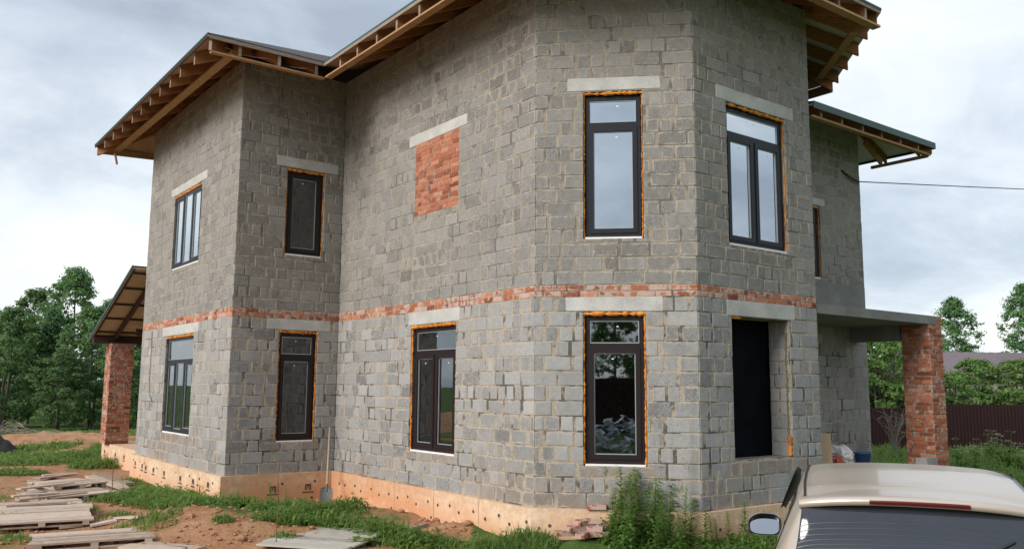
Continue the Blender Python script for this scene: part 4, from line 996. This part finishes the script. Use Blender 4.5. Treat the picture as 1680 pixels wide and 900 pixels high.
pallet((45, 790), (128, 783), (30, 802), .22, 'top pallet of the jumbled heap by the clay track', 5)
pallet((25, 806), (140, 796), (18, 822), .13, 'lower pallet of the jumbled heap by the clay track', 6)
pallet((507, 862), (640, 869), (512, 897), .09, 'pale grey panel of boards lying in the weeds before the bay wall', 6, 'greyboard', .022, False, name='board_panel')
def board(a, c, za, zc, wd, th, label, mt='pallet', group='loose boards on the clay', name='loose_board'):
    p, q = at(*a, za), at(*c, zc); p.z = max(za, gz(p.x, p.y) + th + .005); q.z = max(zc, gz(q.x, q.y) + th + .005); b = MB(); o_ = Vector((p.x, p.y, 0)); b.beam(p - o_, q - o_, wd, th, (U(.2, .9),) * 3 + (1,)); b.build(name, MT[mt], None, label, 'board', group, loc=o_)
board((147, 779), (212, 800), .06, .06, .20, .05, 'long plank lying along the wall foot of the left porch, outer of two'); board((158, 775), (214, 791), .06, .06, .18, .05, 'long plank lying along the wall foot of the left porch, inner of two', 'oldboard')
board((96, 861), (134, 858), .05, .05, .24, .035, 'short square board end left of the pallet corner'); board((148, 860), (190, 857), .05, .05, .20, .03, 'short board lying between the wide and the nearest pallet')
board((196, 851), (236, 860), .05, .05, .20, .03, 'short board lying by the clay mound'); board((204, 893), (300, 899), .05, .05, .24, .03, 'board cut by the bottom picture edge'); board((235, 888), (330, 897), .05, .05, .16, .03, 'second board near the bottom edge below the mound')
board((52, 796), (120, 812), .25, .08, .10, .03, 'dark slat leaning across the jumbled pallet heap', 'oldboard'); board((20, 812), (95, 806), .17, .17, .12, .03, 'slat lying on the lower heap pallet'); board((70, 778), (128, 775), .06, .06, .22, .04, 'plank lying behind the jumbled pallet heap')
for i, (a, c, z0, z1, wd) in enumerate((((30, 800), (118, 790), .26, .24, .12), ((48, 786), (140, 800), .2, .1, .12), ((85, 808), (150, 793), .05, .2, .14), ((10, 828), (110, 822), .15, .15, .11), ((28, 818), (140, 806), .16, .15, .13), ((60, 783), (120, 776), .1, .1, .2))):
    board(a, c, z0, z1, wd, .028, ('thin board on top of the jumbled pallet heap, laid crosswise', 'thin board slipping off the right end of the jumbled heap', 'thin board propped against the right end of the jumbled heap', 'thin board lying on the second pallet of the row', 'long thin board between the jumbled heap and the second pallet', 'thin board at the far end of the jumbled heap')[i], ('pallet', 'oldboard')[i % 2])
board((660, 871), (700, 865), .06, .06, .07, .045, 'small timber offcut on the clay by the bay foundation', 'oldboard'); board((640, 866), (684, 869), .04, .04, .05, .03, 'thin stick beside the timber offcut', 'oldboard')
board((360, 790), (372, 786), .05, .05, .09, .03, 'small chip of wood at the foundation corner', 'oldboard')
for (px, py, h, lb) in ((181, 832, .62, 'thin rusty rod standing by the long planks'), (452, 900, .80, 'thin rusty rod standing in the clay before the wall corner')):
    p = at(px, py); b = MB(); b.tube([(0, 0, -.1), (.01, 0, h * .5), (.0, .01, h)], .0075, 6); b.build('rusty_rod', MT['rust'], None, lb, 'rod', loc=(p.x, p.y, gz(p.x, p.y)))
b = MB()
for k in range(1100):
    p = at(U(0, 770), U(800, 898)); h_ = HI @ Vector((p.x, p.y, 0))
    if inside_house(h_.x, h_.y): continue
    s_ = U(.01, .045) if R() < .96 else U(.045, .09); z = gz(p.x, p.y); rows = []
    for i in range(4):
        t = i / 3; rows.append([Vector((p.x + math.cos(a) * s_ * math.sin(.3 + t * 2.5) * U(.75, 1.2), p.y + math.sin(a) * s_ * math.sin(.3 + t * 2.5) * U(.75, 1.2), z - s_ * .3 + s_ * 1.1 * t)) for a in [j * 1.05 for j in range(6)]])
    b.grid(rows, closed=True, smooth=False); b.quad(rows[-1])
b.build('clods', MT['soilclod'], kind='stuff')
# shovel leaning in the corner
tip = at(535, 824, .03); hd = Vector((HM.to_3x3() @ Vector((1, 0, 0)))); rr_ = ray(541, 700); wp = hw(6.05, 0); k = (wp - CAM).dot(hd) / rr_.dot(hd); top = CAM + rr_ * k
sh = empty('shovel', (tip.x, tip.y, 0), 'steel shovel with a wooden handle leaning in the inner wall corner', 'shovel'); o_ = Vector((tip.x, tip.y, 0)); d = (top - tip).normalized(); neck = tip + d * .30
b = MB(); b.tube([neck - o_ - d * .06, top - o_], [.019, .016], 8); b.build('handle', MT['handle'], sh)
side = Vector((_r.x, _r.y, 0)).normalized(); nrm = side.cross(d).normalized(); b = MB(); rows = []
for t, ww in ((0, .085), (.08, .105), (.3, .115), (.7, .115), (.92, .10), (1.0, .03)):
    rows.append([tip - o_ + d * .29 * t + side * ww * u + nrm * (.03 * u * u + .0) for u in (-1, -.6, -.2, .2, .6, 1)])
b.grid(rows); b.grid([[p + nrm * .004 for p in r] for r in rows]); b.tube([tip - o_ + d * .22, neck - o_ + d * .06], [.02, .023], 8); b.build('blade', MT['steel'], sh)
# bricks
bm_ = MB(); unitw = None; c_ = (.25, 1.0, .3, 1); bm_.box(-.125, .125, -.06, .06, 0, .065, c_, jit=.004); BRK = bm_.mesh('loose_brick', MT['brick'])
cen = at(962, 897); cen = Vector((cen.x * .957, cen.y * .957, 0)); gg = gz(cen.x, cen.y) + .03
for i, (dx, dy, lv, rz, rx) in enumerate(((-.26, .05, 0, .2, 0), (-.05, -.05, 0, 1.2, 0), (.16, .02, 0, .1, .0), (-.1, .18, 0, .4, 0), (.12, .17, 0, .9, 0), (-.12, .03, 1, .5, .06), (.1, .06, 1, -.3, .1), (.24, .14, 1, 1.0, .3), (-.02, .1, 2, .7, .12), (.06, .12, 2, .1, -.2))):
    o_ = put('loose_brick', BRK, None, 'brown brick in the small loose pile at the foot of the bay foundation', 'brick', 'bricks of the loose pile', None, (cen.x + dx, cen.y + dy, gg + .065 * lv), rz); o_.rotation_euler[0] = rx
w = WALLS['D']; q = HM @ w.p(.83, .002, .055); put('loose_brick', BRK, None, 'single brick lying on the foundation ledge under the bay window', 'brick', None, None, q, ROT + math.pi / 4)
# dark heaps at the far left
def lump(name, px, py, rx, ry, h, mt, label, cat):
    p = at(px, py); b = MB(); rows = []
    for i in range(14):
        t = i / 13; rows.append([Vector((math.cos(a) * rx * t * (1 + .35 * noise.noise((math.cos(a) * 2, math.sin(a) * 2, px))), math.sin(a) * ry * t, max(-.05, h * (1 - t ** 1.6) + .16 * noise.noise((t * 4 * math.cos(a), t * 4 * math.sin(a), 3)) * (1 - t)))) for a in [k * math.pi / 12 for k in range(24)]])
    b.grid(rows[::-1], closed=True); b.build(name, MT[mt], None, label, cat, loc=(p.x, p.y, 0))
lump('soil_heap', -6, 744, .62, .6, .50, 'blacksoil', 'black heap of soil cut by the left picture edge', 'heap')
lump('soil_heap', 140, 733, 2.4, 1.4, .42, 'soilclod', 'low brown clay heap on the field before the wood', 'heap')
b = MB(); p = at(-5, 715)
for k in range(160):
    a = U(0, 6.28); r = 1.8 * math.sqrt(R()); c = Vector((math.cos(a) * r, math.sin(a) * r * .7, U(.03, .7) * (1 - r / 2.2))); d = Vector((U(-1, 1), U(-1, 1), U(-.3, .4))); b.tube([c - d * .5, c + Vector((0, 0, .06)), c + d * .5], [.012, .016, .008], 4)
b.build('brush_pile', MT['stub'], None, 'pile of cut branches on the field edge at the far left', 'brush pile', loc=(p.x, p.y, 0))

# ------------------------------------------------------------------ things stored in the entrance porch
fz = ZF + 0.05
def hb(x, y): return hw(x, y, .05)
b = MB(); b.box(-.006, .006, 0, .30, 0, .86, M=Matrix.Rotation(-.05, 4, 'Y') @ Matrix.Shear('XY', 4, (0, 0))); b.build('cardboard_sheet', MT['card'], None, 'brown cardboard sheet leaning at the corner of the bay by the porch', 'cardboard', loc=hw(13.50, 6.43, .05), rz=ROT - .2)
def carton(x, y, sx, sy, sz, z, rz, label, mt='card'):
    b = MB(); b.box(-sx / 2, sx / 2, -sy / 2, sy / 2, 0, sz, jit=.008); root = b.build('carton', MT[mt], None, label, 'box', loc=hw(x, y, z), rz=ROT + rz)
    f = MB(); f.quad([(-sx / 2, -sy / 2, sz + .004), (sx / 2, -sy / 2, sz + .004), (sx / 2, -sy / 2 - .08, sz + .06), (-sx / 2, -sy / 2 - .08, sz + .06)]); f.build('flap', MT[mt], root)
carton(13.2, 7.3, .55, .5, .27, .05, .1, 'large brown carton carrying the bags in the porch'); carton(13.25, 7.95, .5, .45, .24, .05, -.2, 'brown carton carrying the blue bucket in the porch')
def bucket(x, y, z, r, h, mt, label):
    b = MB(); n = 18; rows = [[(rr * math.cos(6.2832 * k / n), rr * math.sin(6.2832 * k / n), zz) for k in range(n)] for rr, zz in ((.001, .0), (r * .78, 0), (r, h), (r * 1.06, h), (r * 1.06, h - .02), (r * .97, h - .02), (r * .75, .02), (.001, .02))]
    b.grid(rows, closed=True); o_ = b.build('bucket', MT[mt], None, label, 'bucket', loc=hw(x, y, z)); hdl = MB(); hdl.tube([(r * 1.05 * math.cos(t), .02, h - .02 - r * .5 * math.sin(t)) for t in [k * math.pi / 8 for k in range(9)]], .004, 5); hdl.build('handle', MT['grey'], o_)
bucket(13.25, 8.05, .292, .13, .27, 'blue', 'blue plastic bucket at the right of the stored things in the porch'); bucket(13.3, 6.92, .05, .13, .48, 'grey', 'tall grey bucket beside the cardboard sheet')
def bag(x, y, z, r, h, mt, label):
    b = MB(); rows = []; n = 26
    for i in range(15):
        t = i / 14; rr = r * (math.sin(math.pi * (.12 + .8 * t)) ** .6); rows.append([])
        for k in range(n):
            a = k * 6.2832 / n; q = Vector((math.cos(a) * 1.6, math.sin(a) * 1.6, t * 2.4 + x)); f = 1 + .35 * noise.noise(q) + .30 * noise.noise(q * 3) + .16 * noise.noise(q * 7); rows[-1].append(Vector((rr * math.cos(a) * f, rr * math.sin(a) * f, max(0, h * t + .10 * h * noise.noise(q * 4)))))
    b.grid(rows, closed=True, smooth=False); b.quad(rows[0][::-1]); b.quad(rows[-1]); b.build('bag', MT[mt], None, label, 'bag', loc=hw(x, y, z))
bag(13.15, 7.5, .322, .22, .36, 'bag', 'pale crumpled plastic bag on top of the large carton'); bag(13.3, 7.16, .322, .12, .22, 'redcloth', 'small red bundle on the left of the large carton'); bag(12.8, 7.75, .05, .22, .5, 'bag', 'whitish sack standing behind the cartons')
bB = MB(); bB.box(-.2, .2, -.1, .1, 0, .19, (.5, .4, 1, 1), jit=.006); BLK = bB.mesh('concrete_block', MT['block'])
for z, lb in ((.05, 'lower grey concrete block at the foot of the entrance pillar'), (.245, 'upper grey concrete block at the foot of the entrance pillar')): put('concrete_block', BLK, None, lb, 'block', None, None, hw(F[0] - .05, 9.5, z), ROT + math.pi / 2 + U(-.05, .05))

# ------------------------------------------------------------------ the car
def lerp_tab(tab, y):
    if y <= tab[0][0]: return tab[0][1]
    for (a, va), (c, vc) in zip(tab, tab[1:]):
        if y <= c: t = (y - a) / (c - a); t = t * t * (3 - 2 * t) * .5 + t * .5; return va + (vc - va) * t
    return tab[-1][1]
ROOF = [(-2.22, 1.00), (-2.14, 1.17), (-1.97, 1.462), (-1.7, 1.515), (-1.1, 1.558), (-.6, 1.555), (-.15, 1.49), (.62, 1.06), (.85, .99), (1.4, .88), (1.76, .70)]
BELT = [(-2.22, .95), (-1.9, 1.02), (-.5, 1.0), (.55, .96), (.85, .93), (1.4, .82), (1.76, .66)]
WIDE = [(-2.22, .76), (-2.1, .835), (-1.6, .865), (0, .87), (.9, .86), (1.45, .80), (1.76, .60)]
RAIL = [(-2.22, .70), (-1.97, .628), (-1.5, .645), (-.6, .65), (-.15, .635), (.55, .71), (.85, .72), (1.76, .54)]
def section(y):
    zr, zb_, wd, rl = lerp_tab(ROOF, y), lerp_tab(BELT, y), lerp_tab(WIDE, y), lerp_tab(RAIL, y); zb_ = min(zb_, zr - .02)
    return [(wd * .90, .26), (wd * .985, .40), (wd, .62), (wd * .985, .80), (wd * .955, zb_), (rl + (wd * .955 - rl) * .56, zb_ + (zr - .07 - zb_) * .5 if zr - zb_ > .15 else zb_ + (zr - zb_) * .4), (rl, zr - (.065 if zr - zb_ > .15 else .012)), (rl * .93, zr - .028), (rl * .75, zr - .008), (rl * .4, zr + .006), (0, zr + .01)]
def csurf(y, t):
    s_ = section(y); n = len(s_) - 1; k = max(0, min(n - 1, int(t))); f = t - k; g = lambda i: s_[max(0, min(n, i))] if i <= n else (-s_[2 * n - i][0], s_[2 * n - i][1])
    p0, p1, p2, p3 = g(k - 1), g(k), g(k + 1), g(k + 2)
    h = lambda a, b_, c, d_: b_ + .5 * f * (c - a + f * (2 * a - 5 * b_ + 4 * c - d_ + f * (3 * (b_ - c) + d_ - a)))
    return Vector((h(p0[0], p1[0], p2[0], p3[0]), y, h(p0[1], p1[1], p2[1], p3[1])))
def cnorm(y, t): a = csurf(y + .01, t) - csurf(y - .01, t); c = csurf(y, t + .02) - csurf(y, t - .02) if t > .03 else csurf(y, t + .02) - csurf(y, t); n_ = c.cross(a) * -1; return (n_.normalized() if n_.length > 0 else Vector((0, 0, 1)))
car_pos = Vector((0, 0, 0)); CH = -math.radians(21.0)
sp = CAM + ray(1507, 822) * 4.75
Rm = Matrix.Rotation(CH, 3, 'Z'); car_pos = Vector((sp.x, sp.y, 0)) - Rm @ Vector((0, -2.06, 0))
car = empty('estate_car', car_pos, 'beige metallic estate car parked in the right foreground, seen from behind', 'car', rz=CH)
ys = [-2.22 + 3.98 * k / 160 for k in range(161)]; ts = [10 * k / 80 for k in range(81)]
b = MB()
rows = []
for y in ys:
    h_ = [csurf(y, t) for t in ts]; rows.append(h_ + [Vector((-p.x, p.y, p.z)) for p in h_[-2::-1]])
b.grid(rows); b.quad(rows[0][::-1]); b.quad(rows[-1]); b.build('body', MT['paint'], car)
def patch(name, mt, y0, y1, t0, t1, off, mirror=None, ny=24, nt=10, parent=None, trim_=None, label=None):
    """skin panel lying just proud of the body; limits may be functions of the other parameter"""
    for sx in ((1, -1) if mirror else (1,)):
        b = MB(); rows = []
        for i in range(ny + 1):
            r = []
            for j in range(nt + 1):
                v = j / nt; yy0 = y0(v) if callable(y0) else y0; yy1 = y1(v) if callable(y1) else y1; y = yy0 + (yy1 - yy0) * i / ny; t = t0 + (t1 - t0) * v; p = csurf(y, t) + cnorm(y, t) * off; r.append(Vector((p.x * sx, p.y, p.z)))
            if not mirror and t1 >= 9.99: r = r + [Vector((-p.x, p.y, p.z)) for p in r[-2::-1]]
            rows.append(r)
        b.grid(rows); b.build(name, MT[mt], parent or car, label)
patch('window_seal', 'trim', -2.212, -1.985, 6.36, 10, .006, ny=40, nt=30)
patch('rear_window', 'carglass', -2.205, -2.0, 6.5, 10, .010, ny=40, nt=30)
patch('windscreen', 'carglass', -.10, .60, 6.7, 10, .010, ny=40, nt=20)
patch('side_window', 'carglass', lambda v: -1.12 + .06 * v, lambda v: -.55, 4.25, 5.85, .007, True); patch('side_window', 'carglass', -.47, lambda v: .42 - .52 * v, 4.25, 5.85, .007, True); patch('side_window', 'carglass', lambda v: -1.72 + .14 * v, lambda v: -1.22 + .05 * v, 4.3, 5.7, .007, True)
patch('roof_moulding', 'trim', -1.88, -.15, 6.55, 6.85, .008, True, 40, 2)
patch('wind_deflector', 'trim', -.45, lambda v: .16, 4.7, 6.0, .075, True, 12, 4)
patch('sill_trim', 'trim', -1.5, 1.2, .02, .5, .006, True, 12, 3); patch('rear_bumper', 'paint', -2.20, -2.0, 0.4, 2.6, .05, True, 8, 8)
for y, t0_, t1_ in ((-1.17, .9, 4.3), (-.51, .6, 4.2), (.52, .6, 4.0)): patch('shut_line', 'trim', y - .004, y + .004, t0_, t1_, .003, True, 2, 14)
patch('shut_line', 'trim', -1.925, -1.915, 7.0, 10, .003, ny=2, nt=14); patch('belt_trim', 'trim', -1.7, .5, 4.02, 4.22, .006, True, 40, 2)
# spoiler with the high brake light
b = MB(); rows = []
for yy, dz in ((-1.80, .008), (-1.92, .022), (-2.03, .026), (-2.075, .012), (-2.07, -.022), (-1.99, -.030)):
    r = []
    for k in range(33):
        u = -1 + k / 16; x = .632 * u; e = abs(u) ** 4; zr = lerp_tab(ROOF, max(yy, -1.95)) - .035 * abs(u) ** 2.6; r.append(Vector((x, yy + .07 * e, zr + dz - .012 * e)))
    rows.append(r)
b.grid(rows); b.build('spoiler', MT['paint'], car)
b = MB(); rows = []
for dz, dy in ((.008, -.006), (-.003, -.012), (-.014, -.006)):
    r = []
    for k in range(17):
        u = (-1 + k / 8) * .40; e = abs(u) ** 4; r.append(Vector((.632 * u, -2.075 + dy + .07 * e, lerp_tab(ROOF, -1.95) - .035 * abs(u) ** 2.6 + dz)))
    rows.append(r)
b.grid(rows); b.build('brake_light', MT['red'], car)
patch('tail_light', 'redlamp', -2.19, -2.0, 2.9, 4.0, .012, True, 8, 6)
patch('headlight', 'clear', 1.42, 1.7, 3.2, 4.6, .010, True, 8, 6)
for sx in (1, -1):
    b = MB(); rows = []; cz = 1.0; cx = 1.0
    def shell(sc, yy, tilt=0.0):
        o_ = []
        for k in range(36):
            a = k * 6.2832 / 36; ca, sa = math.cos(a), math.sin(a); e = .55 if (sa < 0 or ca < 0) else .95
            px_ = .128 * sc * math.copysign(abs(ca) ** e, ca); pz_ = (.095 if sa > 0 else .075) * sc * math.copysign(abs(sa) ** e, sa); o_.append(Vector((sx * (cx + px_), yy + pz_ * tilt, cz + pz_)))
        return o_
    rows = [shell(.25, .13), shell(.78, .09), shell(1.0, .02), shell(1.03, -.04), shell(1.0, -.062)]
    b.grid(rows, closed=True); b.quad(rows[0]); b.beam((sx * .78, .02, .965), (sx * .92, .02, .965), .07, .045); mr = b.build('wing_mirror', MT['paint'], car)
    f = shell(.87, -.050, .50); g = MB(); g.quad(f[::-1] if sx > 0 else f); g.build('mirror_glass', MT['mirror'], mr)
    g = MB(); g.grid([rows[-1], shell(.95, -.070), shell(.87, -.046, .50)], closed=True); g.build('mirror_rim', MT['trim'], mr)
for x in (-.80, .80):
    for y in (-1.42, 1.02):
        b = MB(); n = 28; prof = [(.20, -.09), (.29, -.10), (.315, -.07), (.315, .07), (.29, .10), (.20, .09)]
        b.grid([[Vector((x + o_, y + rr * math.cos(a), .315 + rr * math.sin(a))) for a in [k * 6.2832 / n for k in range(n)]] for rr, o_ in prof], closed=True); tw = b.build('wheel', MT['rubber'], car)
        sgn = 1 if x > 0 else -1; b = MB(); b.grid([[Vector((x + sgn * o_, y + rr * math.cos(a), .315 + rr * math.sin(a))) for a in [k * 6.2832 / n for k in range(n)]] for rr, o_ in ((.205, .085), (.19, .05), (.05, .075), (.001, .08))], closed=True); b.build('rim', MT['alloy'], tw)
        b = MB(); b.grid([[Vector((sgn * (lerp_tab(WIDE, y) + .004 - (.02 if rr < .3 else 0)), y + rr * math.cos(a), max(.27, .33 + rr * math.sin(a)))) for a in [k * 6.2832 / n for k in range(n)]] for rr in (.365, .31)], closed=True); b.build('wheel_arch', MT['trim'], car)
b = MB()
for k in range(11):
    y = -2.19 + .014 * k + .002; pts = []
    for j in range(21):
        t = 6.6 + 3.4 * j / 20; pts.append(csurf(y, t) + cnorm(y, t) * .0115)
    pts += [Vector((-p.x, p.y, p.z)) for p in pts[-2::-1]]; b.grid([[p for p in pts], [p + Vector((0, .0014, .003)) for p in pts]])
b.build('heating_wires', MT['wire'], car)
b = MB(); b.box(-.26, .26, -2.262, -2.25, .52, .63); b.build('number_plate', MT['white'], car)
b = MB(); P0 = csurf(-2.2, 10) + Vector((0, -.02, .0)); P1 = csurf(-2.07, 8.2) + Vector((0, -.015, .012)); b.tube([P0, P0.lerp(P1, .5) + Vector((0, -.005, .004)), P1], .008, 5); b.build('wiper', MT['trim'], car)
for sx in (1, -1):
    for y in (-.75, .1):
        b = MB(); x = lerp_tab(WIDE, y) * .975 + .012; b.box(sx * x - .012, sx * x + .012, y - .09, y + .09, .80, .83); b.build('door_handle', MT['paint'], car)
